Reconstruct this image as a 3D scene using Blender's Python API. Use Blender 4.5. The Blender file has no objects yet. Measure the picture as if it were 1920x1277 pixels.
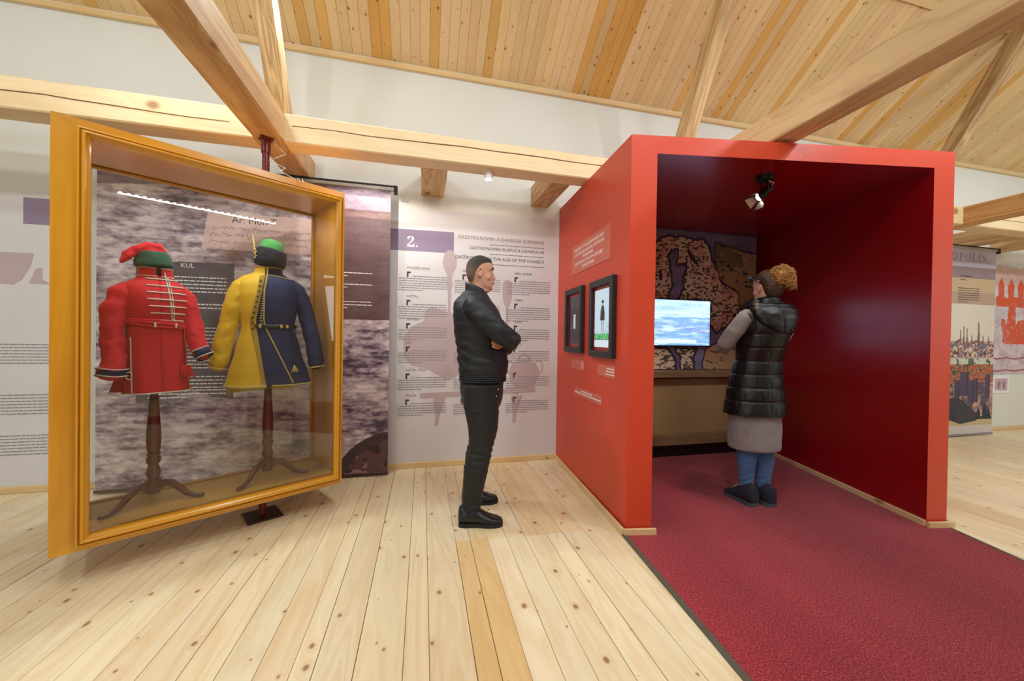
import bpy, bmesh, math, random
import numpy as np
from mathutils import Vector, Matrix, noise, Euler
rnd = random.Random(7)
S = bpy.context.scene
COL = S.collection
R = math.radians
# ------------------------------------------------------------------ camera
cam_d = bpy.data.cameras.new('camera'); cam = bpy.data.objects.new('camera', cam_d); COL.objects.link(cam)
yaw, pit, rol, FPX = R(13.431), R(-0.436), R(0.846), 701.0
f = Vector((math.sin(yaw)*math.cos(pit), math.cos(yaw)*math.cos(pit), math.sin(pit)))
r0 = Vector((math.cos(yaw), -math.sin(yaw), 0)); u0 = r0.cross(f)
rr = r0*math.cos(rol)+u0*math.sin(rol); uu = -r0*math.sin(rol)+u0*math.cos(rol)
M = Matrix((rr, uu, -f)).transposed().to_4x4(); M.translation = Vector((0, 0, 1.22))
cam.matrix_world = M
cam_d.sensor_width = 36; cam_d.lens = 36*FPX/1920; cam_d.clip_start = .05; cam_d.clip_end = 100
S.camera = cam
# ------------------------------------------------------------------ light and exposure
S.view_settings.view_transform = 'Standard'; S.view_settings.look = 'None'
S.view_settings.gamma = 1; S.view_settings.use_curve_mapping = False
S.view_settings.exposure = 0.0
W = bpy.data.worlds.new('world'); S.world = W; W.use_nodes = True
W.node_tree.nodes['Background'].inputs[0].default_value = (.95, .97, 1, 1)
W.node_tree.nodes['Background'].inputs[1].default_value = .6
def area(name, loc, aim, sx, sy, power, col=(1, 1, 1)):
    l = bpy.data.lights.new(name, 'AREA'); l.shape = 'RECTANGLE'; l.size = sx; l.size_y = sy; l.energy = power; l.color = col
    o = bpy.data.objects.new(name, l); COL.objects.link(o); o.location = loc
    o.rotation_euler = (Vector(aim)-Vector(loc)).to_track_quat('-Z', 'Y').to_euler(); return o
def spot(name, loc, aim, power, ang=80, rad=.06, col=(1, .96, .88), blend=.5):
    l = bpy.data.lights.new(name, 'SPOT'); l.energy = power; l.spot_size = R(ang); l.spot_blend = blend; l.shadow_soft_size = rad; l.color = col
    o = bpy.data.objects.new(name, l); COL.objects.link(o); o.location = loc
    o.rotation_euler = (Vector(aim)-Vector(loc)).to_track_quat('-Z', 'Y').to_euler(); return o
CW = (.86, .95, 1)
area('fill_front_left', (-3.2, -4.9, 1.9), (-1, 3, 1.7), 3.5, 2.4, 90, CW)  # added ambient fill inside the solid front wall; no window is built
area('fill_front_right', (9.5, -4.9, 2.2), (7, 3, 1.7), 4, 2.4, 120, CW)  # second added fill lamp, likewise without a window behind it
for x in (-2.6, .6, 3.9, 7.4): spot('ceiling_fill', (x, .4, 2.95), (x, 2.0, 6), 52, 160, .25, CW, .6)  # unseen spots added to brighten the ceiling, no fixtures
for x in (-2.8, -.4, 2.0, 4.6, 7.4): spot('downlight', (x, -.9, 4.7), (x, .9, 0), 84, 150, .22, CW, .6)  # unseen overhead fill added for general brightness, not the lamp under the beam
for x in (-1.8, .9, 3.2, 6.0): spot('downlight', (x, 1.1, 4.5), (x, 1.2, 0), 34, 130, .12, CW, .5)  # further added overhead fill, set closer so the booth roof shades its inside
for x, y in ((-1.5, 2.42), (-.72, 2.86)): spot('track_spot', (x, y, 3.6), (x+.15, y-.7, 0), 60, 100, .03, CW, .5)
for x, p in ((-3.0, 40), (-1.2, 34), (.7, 50), (3.0, 60), (5.6, 60), (8.0, 60)): spot('gallery_spot', (x, .75, 3.35), (x+.1, 3.3, 1.0), p*1.05, 120, .06, CW, .5)
for x in (-.45, .49, 1.75):
    spot('wall_washer', (x, 2.95, 2.47), (x, 3.5, 0.9), 20, 150, .008, (1, .95, .86), .2)
S.cycles.max_bounces = 7; S.cycles.diffuse_bounces = 3; S.cycles.glossy_bounces = 3; S.cycles.transparent_max_bounces = 12
# ------------------------------------------------------------------ materials
def lin(c):
    c = [x/255 for x in c]
    return tuple((x/12.92 if x <= .04045 else ((x+.055)/1.055)**2.4) for x in c)+(1,)
class NT:
    def __init__(s, m): s.t = m.node_tree; s.n = s.t.nodes; s.l = s.t.links
    def __call__(s, typ, **kw):
        nd = s.n.new('ShaderNode'+typ)
        for k, v in kw.items():
            if k.startswith('i_'):
                key = k[2:]; key = int(key) if key.isdigit() else key.replace('_', ' ')
                if hasattr(v, 'is_output') or isinstance(v, bpy.types.NodeSocket): s.l.new(v, nd.inputs[key])
                else: nd.inputs[key].default_value = v
            else: setattr(nd, k, v)
        return nd
    def math(s, op, a, b=0.0, clamp=False):
        nd = s.n.new('ShaderNodeMath'); nd.operation = op; nd.use_clamp = clamp
        for i, v in enumerate((a, b)):
            if isinstance(v, bpy.types.NodeSocket): s.l.new(v, nd.inputs[i])
            else: nd.inputs[i].default_value = v
        return nd.outputs[0]
    def mix(s, fac, a, b, bt='MIX'):
        nd = s.n.new('ShaderNodeMix'); nd.data_type = 'RGBA'; nd.blend_type = bt
        for i, v in ((0, fac), (6, a), (7, b)):
            if isinstance(v, bpy.types.NodeSocket): s.l.new(v, nd.inputs[i])
            else: nd.inputs[i].default_value = v
        return nd.outputs[2]
def newmat(name):
    m = bpy.data.materials.new(name); m.use_nodes = True; return m, NT(m), m.node_tree.nodes['Principled BSDF']
def plain(name, rgb, rough=.6, metal=0, var=.06, vs=6, bump=0, bs=200, emis=None, es=0, spec=.5, sheen=0):
    m, N, b = newmat(name)
    c = lin(rgb); tc = N('TexCoord')
    nz = N('TexNoise', i_Vector=tc.outputs['Object'], i_Scale=vs, i_Detail=4.0)
    fac = N.math('MULTIPLY_ADD', nz.outputs['Fac'], var*2); fac.node.inputs[2].default_value = 1-var
    h = N('HueSaturation', i_Color=c, i_Value=fac)
    N.l.new(h.outputs[0], b.inputs['Base Color'])
    b.inputs['Roughness'].default_value = rough; b.inputs['Metallic'].default_value = metal
    b.inputs['Specular IOR Level'].default_value = spec
    if sheen: b.inputs['Sheen Weight'].default_value = sheen
    if bump:
        n2 = N('TexNoise', i_Vector=tc.outputs['Object'], i_Scale=bs, i_Detail=3.0)
        bp = N('Bump', i_Height=n2.outputs['Fac'], i_Strength=bump, i_Distance=.004); N.l.new(bp.outputs[0], b.inputs['Normal'])
    if emis: b.inputs['Emission Color'].default_value = lin(emis); b.inputs['Emission Strength'].default_value = es
    return m
def wood(name, base, dark, knot=(120, 70, 30), rough=.5, axis='Y', knots=1.0, gs=1.0, streak=.5, vs3=False, coat=0, useobj=True, contrast=1.0, kn=.085):
    m, N, b = newmat(name)
    tc = N('TexCoord'); oi = N('ObjectInfo')
    off = N('CombineXYZ', i_X=N.math('MULTIPLY', oi.outputs['Random'], 37.0), i_Y=N.math('MULTIPLY', oi.outputs['Random'], 91.0), i_Z=N.math('MULTIPLY', oi.outputs['Random'], 13.0))
    v = N('VectorMath', operation='ADD', i_0=tc.outputs['Object'], i_1=off.outputs[0]).outputs[0]
    sc = {'X': (1, 22, 22), 'Y': (22, 1, 22), 'Z': (22, 22, 1)}[axis]
    sl = {'X': (.8, 7, 7), 'Y': (7, .8, 7), 'Z': (7, 7, .8)}[axis]
    # knots
    vv = v
    if not vs3:
        vv = N('VectorMath', operation='MULTIPLY', i_0=v, i_1=(1, 1, 0)).outputs[0]
    sq = N('VectorMath', operation='MULTIPLY', i_0=vv, i_1={'X': (.75, 1, 1), 'Y': (1, .75, 1), 'Z': (1, 1, .75)}[axis]).outputs[0]
    vo = N('TexVoronoi', voronoi_dimensions='3D' if vs3 else '2D', i_Vector=sq, i_Scale=4.2*knots, i_Randomness=1.0)
    if vs3: kn *= 2.2
    kd = vo.outputs['Distance']
    sepc = N('SeparateColor', i_Color=vo.outputs['Color'])
    kr = N.math('MULTIPLY', N.math('POWER', sepc.outputs[0], 1.4), kn)
    kf = N.math('SUBTRACT', 1.0, N('MapRange', i_0=kd, i_1=N.math('MULTIPLY', kr, .55), i_2=N.math('ADD', kr, .012), i_3=0.0, i_4=1.0).outputs[0], True)
    glow = N.math('SUBTRACT', 1.0, N('MapRange', i_0=kd, i_1=0.0, i_2=N.math('MULTIPLY', kr, 3.2), i_3=0.0, i_4=1.0).outputs[0], True)
    # grain, bent around the knots
    bend = N.math('MULTIPLY', glow, .35)
    dv = N('CombineXYZ', i_X=bend, i_Y=bend, i_Z=bend).outputs[0]
    gv = N('VectorMath', operation='ADD', i_0=N('VectorMath', operation='MULTIPLY', i_0=v, i_1=tuple(x*gs for x in sl)).outputs[0], i_1=dv).outputs[0]
    n1 = N('TexNoise', i_Vector=gv, i_Scale=1.0, i_Detail=3.0, i_Roughness=.5, i_Distortion=.5)
    rings = N.math('PINGPONG', N.math('MULTIPLY', n1.outputs['Fac'], 9.0), .5)
    fine = N('TexNoise', i_Vector=N('VectorMath', operation='MULTIPLY', i_0=v, i_1=tuple(x*5*gs for x in sc)).outputs[0], i_Scale=1.0, i_Detail=2.0)
    big = N('TexNoise', i_Vector=N('VectorMath', operation='MULTIPLY', i_0=v, i_1=tuple(x*.28 for x in sl)).outputs[0], i_Scale=1.0, i_Detail=2.0)
    g = N.math('ADD', N.math('MULTIPLY', rings, .9*streak), N.math('MULTIPLY', fine.outputs['Fac'], .5*streak))
    g = N.math('ADD', g, N.math('MULTIPLY', N.math('SUBTRACT', big.outputs['Fac'], .5), 1.1))
    g = N.math('MULTIPLY', N.math('SUBTRACT', g, .12), contrast, True)
    col = N.mix(g, lin(base), lin(dark))
    col = N.mix(N.math('MULTIPLY', glow, .35), col, lin(dark))
    col = N.mix(N.math('MULTIPLY', kf, .8), col, lin(knot))
    if useobj: col = N.mix(1.0, col, oi.outputs['Color'], 'MULTIPLY')
    N.l.new(col, b.inputs['Base Color'])
    b.inputs['Roughness'].default_value = rough
    if coat: b.inputs['Coat Weight'].default_value = coat; b.inputs['Coat Roughness'].default_value = .15
    bp = N('Bump', i_Height=g, i_Strength=.12, i_Distance=.003); N.l.new(bp.outputs[0], b.inputs['Normal'])
    return m
def glassmat(name):
    m = bpy.data.materials.new(name); m.use_nodes = True; N = NT(m); m.node_tree.nodes.remove(m.node_tree.nodes['Principled BSDF'])
    out = m.node_tree.nodes['Material Output']
    fr = N('Fresnel', i_IOR=1.5)
    gl = N('BsdfGlossy', i_Roughness=0.0, i_Color=(1, 1, 1, 1)); tr = N('BsdfTransparent', i_Color=(.97, .975, .97, 1))
    mx = N('MixShader', i_0=N.math('MULTIPLY', fr.outputs[0], .8, True)); N.l.new(tr.outputs[0], mx.inputs[1]); N.l.new(gl.outputs[0], mx.inputs[2])
    N.l.new(mx.outputs[0], out.inputs[0]); return m
def painted(name, rough=.7, noise_s=0, noise_a=0, emis=0, stretch=(1, 1, 1)):
    m, N, b = newmat(name)
    at = N('Attribute', attribute_name='Col'); c = at.outputs['Color']
    if noise_s:
        tc = N('TexCoord'); mv = N('VectorMath', operation='MULTIPLY', i_0=tc.outputs['Object'], i_1=stretch).outputs[0]
        nz = N('TexNoise', i_Vector=mv, i_Scale=noise_s, i_Detail=6.0, i_Roughness=.65)
        k = N.math('MULTIPLY_ADD', nz.outputs['Fac'], noise_a*2); k.node.inputs[2].default_value = 1-noise_a
        c = N('HueSaturation', i_Color=c, i_Value=k).outputs[0]
    N.l.new(c, b.inputs['Base Color']); b.inputs['Roughness'].default_value = rough
    if emis: N.l.new(c, b.inputs['Emission Color']); b.inputs['Emission Strength'].default_value = emis; b.inputs['Base Color'].default_value = (0, 0, 0, 1); N.t.links.remove([l for l in N.t.links if l.to_socket == b.inputs['Base Color']][0])
    return m
M_ = {}
M_['plaster'] = plain('wall plaster', (232, 230, 222), .9, var=.03, vs=2.5, bump=.15, bs=14)
M_['floor'] = wood('floor pine', (246, 230, 194), (222, 180, 120), (146, 96, 54), .4, 'Y', 1.35, .8, .62, contrast=1.15)
M_['ceil'] = wood('ceiling pine', (238, 208, 160), (216, 172, 112), (96, 50, 22), .5, 'Y', 1.9, 1.4, .5)
M_['beam'] = wood('old beam timber', (232, 200, 152), (158, 108, 62), (92, 56, 32), .6, 'Y', .9, .7, .8, vs3=True, contrast=1.3)
M_['beamx'] = wood('pale beam timber', (244, 218, 172), (224, 180, 120), (150, 100, 56), .5, 'X', 1.0, .6, .6, vs3=True)
M_['strut'] = wood('strut timber', (226, 192, 138), (138, 100, 60), (84, 56, 32), .65, 'Z', .9, .8, .9, vs3=True, contrast=1.3)
M_['trimx'] = wood('pine trim', (232, 200, 146), (214, 170, 110), (130, 80, 40), .5, 'X', 1.0, 1, .4, vs3=True)
M_['trimy'] = wood('pine trim lengthwise', (232, 200, 150), (214, 170, 118), (130, 80, 40), .5, 'Y', 1.0, 1, .4, vs3=True)
M_['case'] = wood('honey lacquered wood', (222, 158, 34), (190, 120, 12), (140, 80, 14), .28, 'X', .6, .6, .6, vs3=True, coat=.5)
M_['casez'] = wood('honey lacquered wood upright', (220, 154, 32), (188, 116, 10), (140, 80, 14), .28, 'Z', .5, .6, .6, vs3=True, coat=.5)
M_['mahog'] = plain('mahogany', (96, 32, 20), .2, var=.2, vs=12)
M_['pole'] = plain('dark red metal', (112, 26, 22), .35)
M_['plate'] = plain('dark plate', (52, 20, 20), .35)
M_['glass'] = glassmat('clear glass')
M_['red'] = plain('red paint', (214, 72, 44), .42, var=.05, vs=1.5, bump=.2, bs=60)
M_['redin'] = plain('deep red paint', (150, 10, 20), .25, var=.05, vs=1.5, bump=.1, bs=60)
M_['black'] = plain('black plastic', (16, 16, 18), .4)
M_['blackframe'] = plain('black stained wood', (34, 34, 38), .45, var=.25, vs=40)
M_['alu'] = plain('brushed metal rail', (196, 200, 206), .25, metal=.8)
M_['white'] = plain('white print', (244, 242, 240), .6)
M_['foil'] = plain('pale wall print', (226, 222, 224), .55, var=.02)
M_['lilac'] = plain('lilac band print', (150, 132, 158), .6)
M_['pinkgrey'] = plain('pinkish grey print', (198, 178, 180), .6, var=.03)
M_['brownprint'] = plain('brown text print', (150, 110, 112), .6)
M_['darkprint'] = plain('dark text print', (70, 52, 56), .6)
M_['greyprint'] = plain('grey text print', (150, 140, 146), .6)
M_['steel'] = plain('steel', (190, 190, 192), .2, metal=1)
M_['cord'] = plain('white cord', (225, 222, 214), .6)
M_['carpetedge'] = plain('carpet edging strip', (92, 86, 72), .55, var=.1)
M_['signplate'] = plain('translucent red sign', (214, 108, 88), .35, var=.03)
M_['burlap'] = plain('burlap', (156, 124, 84), .95, var=.12, vs=30, bump=.6, bs=260)
M_['oldwood'] = wood('weathered wood', (140, 108, 76), (84, 60, 42), (50, 36, 26), .7, 'X', .6, 1, .9, vs3=True)
M_['skin'] = plain('skin', (208, 156, 130), .5, var=.06, vs=14, spec=.4)
M_['lamp'] = plain('lit lamp face', (255, 250, 240), .4, emis=(255, 246, 228), es=14)
M_['led'] = plain('led dots', (255, 255, 255), .4, emis=(236, 244, 255), es=40)
# carpet
m, N, b = newmat('burgundy carpet'); M_['carpet'] = m
tc = N('TexCoord'); n1 = N('TexNoise', i_Vector=tc.outputs['Object'], i_Scale=140.0, i_Detail=5.0, i_Roughness=.75); n2 = N('TexNoise', i_Vector=tc.outputs['Object'], i_Scale=420.0, i_Detail=2.0)
cr = N('ValToRGB', i_Fac=n1.outputs['Fac']); e = cr.color_ramp.elements
e[0].position = .36; e[0].color = lin((70, 18, 32)); e[1].position = .66; e[1].color = lin((216, 86, 90))
x = cr.color_ramp.elements.new(.52); x.color = lin((156, 42, 54))
c = N.mix(.35, cr.outputs[0], N('HueSaturation', i_Color=n2.outputs['Color'], i_Saturation=.5, i_Value=.9).outputs[0], 'OVERLAY')
n3 = N('TexNoise', i_Vector=N('VectorMath', operation='MULTIPLY', i_0=tc.outputs['Object'], i_1=(2.2, .25, 1)).outputs[0], i_Scale=1.0, i_Detail=2.0)
k = N.math('MULTIPLY_ADD', n3.outputs['Fac'], .8); k.node.inputs[2].default_value = .58
N.l.new(N('HueSaturation', i_Color=c, i_Value=k).outputs[0], b.inputs['Base Color'])
b.inputs['Roughness'].default_value = .95; b.inputs['Sheen Weight'].default_value = .2; b.inputs['Specular IOR Level'].default_value = .1
bp = N('Bump', i_Height=n2.outputs['Fac'], i_Strength=.5, i_Distance=.004); N.l.new(bp.outputs[0], b.inputs['Normal'])
def cloth(name, rgb, rough=.8, sheen=.15, scale=350, bump=.08, var=.08, vs=18, coat=0):
    m, N, b = newmat(name); tc = N('TexCoord')
    nz = N('TexNoise', i_Vector=tc.outputs['Object'], i_Scale=vs, i_Detail=5.0)
    k = N.math('MULTIPLY_ADD', nz.outputs['Fac'], var*2); k.node.inputs[2].default_value = 1-var
    N.l.new(N('HueSaturation', i_Color=lin(rgb), i_Value=k).outputs[0], b.inputs['Base Color'])
    b.inputs['Roughness'].default_value = rough; b.inputs['Sheen Weight'].default_value = sheen; b.inputs['Sheen Roughness'].default_value = .4
    b.inputs['Coat Weight'].default_value = coat
    wv = N('TexNoise', i_Vector=tc.outputs['Object'], i_Scale=scale, i_Detail=2.0)
    bp = N('Bump', i_Height=wv.outputs['Fac'], i_Strength=bump, i_Distance=.002); N.l.new(bp.outputs[0], b.inputs['Normal'])
    return m
M_['redcloth'] = cloth('red wool cloth', (212, 20, 30), .75, .15, 400, .3, .16, 26)
M_['greencloth'] = cloth('green felt', (44, 84, 62), .9, .2)
M_['greenbright'] = cloth('bright green felt', (66, 140, 66), .9, .2)
M_['navy'] = cloth('navy velvet', (14, 26, 76), .7, .0, bump=.0, var=.25, vs=14)
M_['navydark'] = cloth('dark navy felt', (16, 18, 30), .85, .15)
M_['yellow'] = cloth('yellow velvet', (226, 180, 12), .6, .2, var=.08)
M_['gold'] = cloth('gold braid', (214, 184, 96), .6, .1, 700, .8)
M_['braid'] = cloth('white braid', (226, 220, 200), .7, .1, 700, .6)
M_['jacket'] = cloth('black nylon jacket', (20, 24, 33), .6, .0, 60, .05, .1, 8)
M_['trouser'] = cloth('black denim', (17, 17, 21), .65, .1, 700, .3)
M_['shoe'] = plain('black leather', (22, 23, 26), .32, bump=.1, bs=120)
M_['sole'] = plain('black rubber', (20, 20, 22), .7)
M_['vest'] = cloth('black padded nylon', (12, 13, 19), .42, .0, 40, .05, .1, 8)
M_['knit'] = cloth('grey ribbed knit', (140, 130, 130), .95, .3, 500, .6, .25, 60)
M_['jean'] = cloth('blue denim', (74, 104, 150), .85, .1, 600, .4, .2, 14)
M_['hairdark'] = plain('short dark hair', (52, 40, 34), .65, var=.3, vs=60, bump=.6, bs=400)
m, N, b = newmat('cropped hair fade'); M_['hairfade'] = m
tc = N('TexCoord'); sep = N('SeparateXYZ', i_0=tc.outputs['Object']); nz = N('TexNoise', i_Vector=tc.outputs['Object'], i_Scale=90.0, i_Detail=4.0)
mr_ = N('MapRange', i_0=sep.outputs[2], i_1=1.655, i_2=1.725, i_3=0.0, i_4=1.0)
N.l.new(N.mix(N.math('ADD', mr_.outputs[0], N.math('MULTIPLY', N.math('SUBTRACT', nz.outputs['Fac'], .5), .5), True), lin((112, 88, 76)), lin((44, 34, 30))), b.inputs['Base Color']); b.inputs['Roughness'].default_value = .7
M_['hairbrown'] = plain('brown hair', (58, 38, 26), .5, var=.35, vs=60, bump=.6, bs=300)
M_['hairmid'] = plain('light brown hair', (104, 68, 40), .45, var=.5, vs=50)
M_['hairgold'] = plain('golden curls', (196, 140, 74), .42, var=.3, vs=40, bump=.4, bs=300)
M_['eye'] = plain('eyeball', (226, 220, 214), .2)
M_['lip'] = plain('lips', (170, 98, 88), .5)
M_['boot'] = plain('dark suede', (30, 34, 46), .8)
M_['grey'] = plain('grey rubber', (70, 76, 84), .7)
# ------------------------------------------------------------------ mesh building
class MB:
    def __init__(s): s.v = []; s.f = []; s.m = []; s.c = None
    def add(s, vs, fs, m=0):
        o = len(s.v); s.v += [tuple(v) for v in vs]; s.f += [tuple(i+o for i in f) for f in fs]; s.m += [m]*len(fs); return s
    def box(s, lo, hi, m=0, T=None, bev=0):
        (a, b, c), (d, e, g) = lo, hi
        if bev:
            k = bev; vs = []; 
            for z, ins in ((c, k), (c+k, 0), (g-k, 0), (g, k)):
                vs += [(a+ins, b+ins, z), (d-ins, b+ins, z), (d-ins, e-ins, z), (a+ins, e-ins, z)]
            fs = [(3, 2, 1, 0), (12, 13, 14, 15)]
            for l in range(3):
                for i in range(4): fs.append((l*4+i, l*4+(i+1) % 4, l*4+4+(i+1) % 4, l*4+4+i))
        else:
            vs = [(a, b, c), (d, b, c), (d, e, c), (a, e, c), (a, b, g), (d, b, g), (d, e, g), (a, e, g)]
            fs = [(3, 2, 1, 0), (4, 5, 6, 7), (0, 1, 5, 4), (1, 2, 6, 5), (2, 3, 7, 6), (3, 0, 4, 7)]
        if T: vs = [T @ Vector(v) for v in vs]
        return s.add(vs, fs, m)
    def prism(s, poly, z0, z1, m=0, T=None):
        n = len(poly)
        vs = [(x, y, z0) for x, y in poly]+[(x, y, z1) for x, y in poly]
        fs = [tuple(range(n-1, -1, -1)), tuple(range(n, 2*n))]+[(i, (i+1) % n, n+(i+1) % n, n+i) for i in range(n)]
        if T: vs = [T @ Vector(v) for v in vs]
        return s.add(vs, fs, m)
    def rings(s, rs, m=0, cap=True, closed=True):
        n = len(rs[0]); vs = [p for r in rs for p in r]; fs = []
        for j in range(len(rs)-1):
            for i in range(n if closed else n-1):
                fs.append((j*n+i, j*n+(i+1) % n, (j+1)*n+(i+1) % n, (j+1)*n+i))
        if cap and closed: fs += [tuple(range(n-1, -1, -1)), tuple((len(rs)-1)*n+i for i in range(n))]
        return s.add(vs, fs, m)
    def lathe(s, prof, n=24, m=0, T=None):
        rs = []
        for r, z in prof:
            ring = [Vector((r*math.cos(2*math.pi*i/n), r*math.sin(2*math.pi*i/n), z)) for i in range(n)]
            rs.append([T @ p for p in ring] if T else ring)
        return s.rings(rs, m)
    def tube(s, pts, rad, n=10, m=0, up=None, round_end=True):
        P = [Vector(p) for p in pts]; k = len(P)
        rad = [(q, q) if not isinstance(q, tuple) else q for q in (rad if isinstance(rad, (list,)) else [rad]*k)]
        rs = []; prev = None
        for i in range(k):
            t = (P[min(i+1, k-1)]-P[max(i-1, 0)]).normalized()
            if up is not None: sd = Vector(up).cross(t)
            else: sd = (prev-prev.dot(t)*t) if prev is not None else (Vector((0, 0, 1)).cross(t) if abs(t.z) < .9 else Vector((0, 1, 0)).cross(t))
            sd.normalize(); prev = sd; w = t.cross(sd)
            def ring(c, fa): return [c+sd*rad[i][0]*fa*math.cos(2*math.pi*a/n)+w*rad[i][1]*fa*math.sin(2*math.pi*a/n) for a in range(n)]
            if i == 0 and round_end:
                q = min(rad[i]); rs += [ring(P[i]-t*q*.95, .25), ring(P[i]-t*q*.7, .7)]
            rs.append(ring(P[i], 1))
            if i == k-1 and round_end:
                q = min(rad[i]); rs += [ring(P[i]+t*q*.7, .7), ring(P[i]+t*q*.95, .25)]
        return s.rings(rs, m)
    def slices(s, secs, n=32, m=0, p=2.3):
        rs = []
        for z, cx, cy, rx, ry in secs:
            ring = []
            for i in range(n):
                a = 2*math.pi*i/n; ca, sa = math.cos(a), math.sin(a)
                ring.append(Vector((cx+rx*math.copysign(abs(ca)**(2/p), ca), cy+ry*math.copysign(abs(sa)**(2/p), sa), z)))
            rs.append(ring)
        return s.rings(rs, m)
    def ell(s, c, r, n=16, k=10, m=0, T=None):
        rs = []
        for j in range(1, k):
            a = math.pi*j/k
            ring = [Vector((c[0]+r[0]*math.sin(a)*math.cos(2*math.pi*i/n), c[1]+r[1]*math.sin(a)*math.sin(2*math.pi*i/n), c[2]-r[2]*math.cos(a))) for i in range(n)]
            rs.append([T @ q for q in ring] if T else ring)
        return s.rings(rs, m)
    def mesh(s, name, mats, smooth=False):
        me = bpy.data.meshes.new(name); me.from_pydata([tuple(v) for v in s.v], [], s.f)
        for q in (mats if isinstance(mats, (list, tuple)) else [mats]): me.materials.append(q)
        if any(s.m): me.polygons.foreach_set('material_index', s.m)
        if smooth: me.polygons.foreach_set('use_smooth', [True]*len(s.f))
        me.update(); return me
    def build(s, name, mats, parent=None, smooth=False, fix=True, auto=None):
        me = s.mesh(name, mats, smooth or auto is not None)
        if fix:
            bm = bmesh.new(); bm.from_mesh(me); bmesh.ops.recalc_face_normals(bm, faces=bm.faces)
            if auto is not None:
                for e in bm.edges:
                    if len(e.link_faces) == 2 and e.calc_face_angle(0) > auto: e.smooth = False
            bm.to_mesh(me); bm.free()
        return link(name, me, parent)
def link(name, me, parent=None):
    o = bpy.data.objects.new(name, me); COL.objects.link(o)
    if parent: o.parent = parent
    return o
def tag(o, label, cat, group=None, kind=None):
    o['label'] = label; o['category'] = cat
    if group: o['group'] = group
    if kind: o['kind'] = kind
    return o
def struct(o, label=None, cat=None):
    o['kind'] = 'structure'
    if label: o['label'] = label
    if cat: o['category'] = cat
    return o
def empty(name, loc=(0, 0, 0), rz=0):
    o = bpy.data.objects.new(name, None); COL.objects.link(o); o.location = loc; o.rotation_euler = (0, 0, rz); o.empty_display_size = .1; return o
def copy_tree(o, parent=None):
    c = o.copy(); COL.objects.link(c); c.parent = parent
    for ch in [q for q in S.objects if q.parent == o]: copy_tree(ch, c)
    return c
def frame(origin, xd, yd):
    xd = Vector(xd).normalized(); yd = Vector(yd).normalized(); zd = xd.cross(yd)
    T = Matrix((xd, yd, zd)).transposed().to_4x4(); T.translation = Vector(origin); return T
SER = {}
def serif(t):
    o = ''
    for ch in t:
        if 'A' <= ch <= 'Z': o += chr(0x1D400+ord(ch)-65)
        elif 'a' <= ch <= 'z': o += chr(0x1D41A+ord(ch)-97)
        elif '0' <= ch <= '9': o += chr(0x1D7CE+ord(ch)-48)
        else: o += ch
    return o
def text(name, body, size, T, mat, parent=None, align='LEFT', ext=.0004, sx=1.0, shear=0, inv=None, space=1.0):
    cu = bpy.data.curves.new(name, 'FONT'); cu.body = body; cu.size = size; cu.align_x = align; cu.extrude = ext; cu.resolution_u = 2
    cu.shear = shear; cu.space_character = space
    o = bpy.data.objects.new('tmp', cu); COL.objects.link(o)
    bpy.context.view_layer.update()
    me = bpy.data.meshes.new_from_object(o.evaluated_get(bpy.context.evaluated_depsgraph_get()))
    bpy.data.objects.remove(o); bpy.data.curves.remove(cu)
    me.name = name; me.transform((inv @ T if inv else T) @ Matrix.Diagonal((sx, 1, 1, 1)))
    me.materials.clear(); me.materials.append(mat)
    return link(name, me, parent)
def wordrows(mb, T, x0, x1, ytop, rows, lh, h, seed, last=.5, skip=0):
    q = random.Random(seed)
    for k in range(rows):
        x = x0; y = ytop-k*lh; xe = x1 if k < rows-1 else x0+(x1-x0)*last
        while x < xe:
            w = q.uniform(.012, .05)*(h/.008)**.5; w = min(w, xe-x)
            if w > .004: mb.box((x, y-h/2, 0), (x+w, y+h/2, .0006), T=T)
            x += w+h*.7
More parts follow.
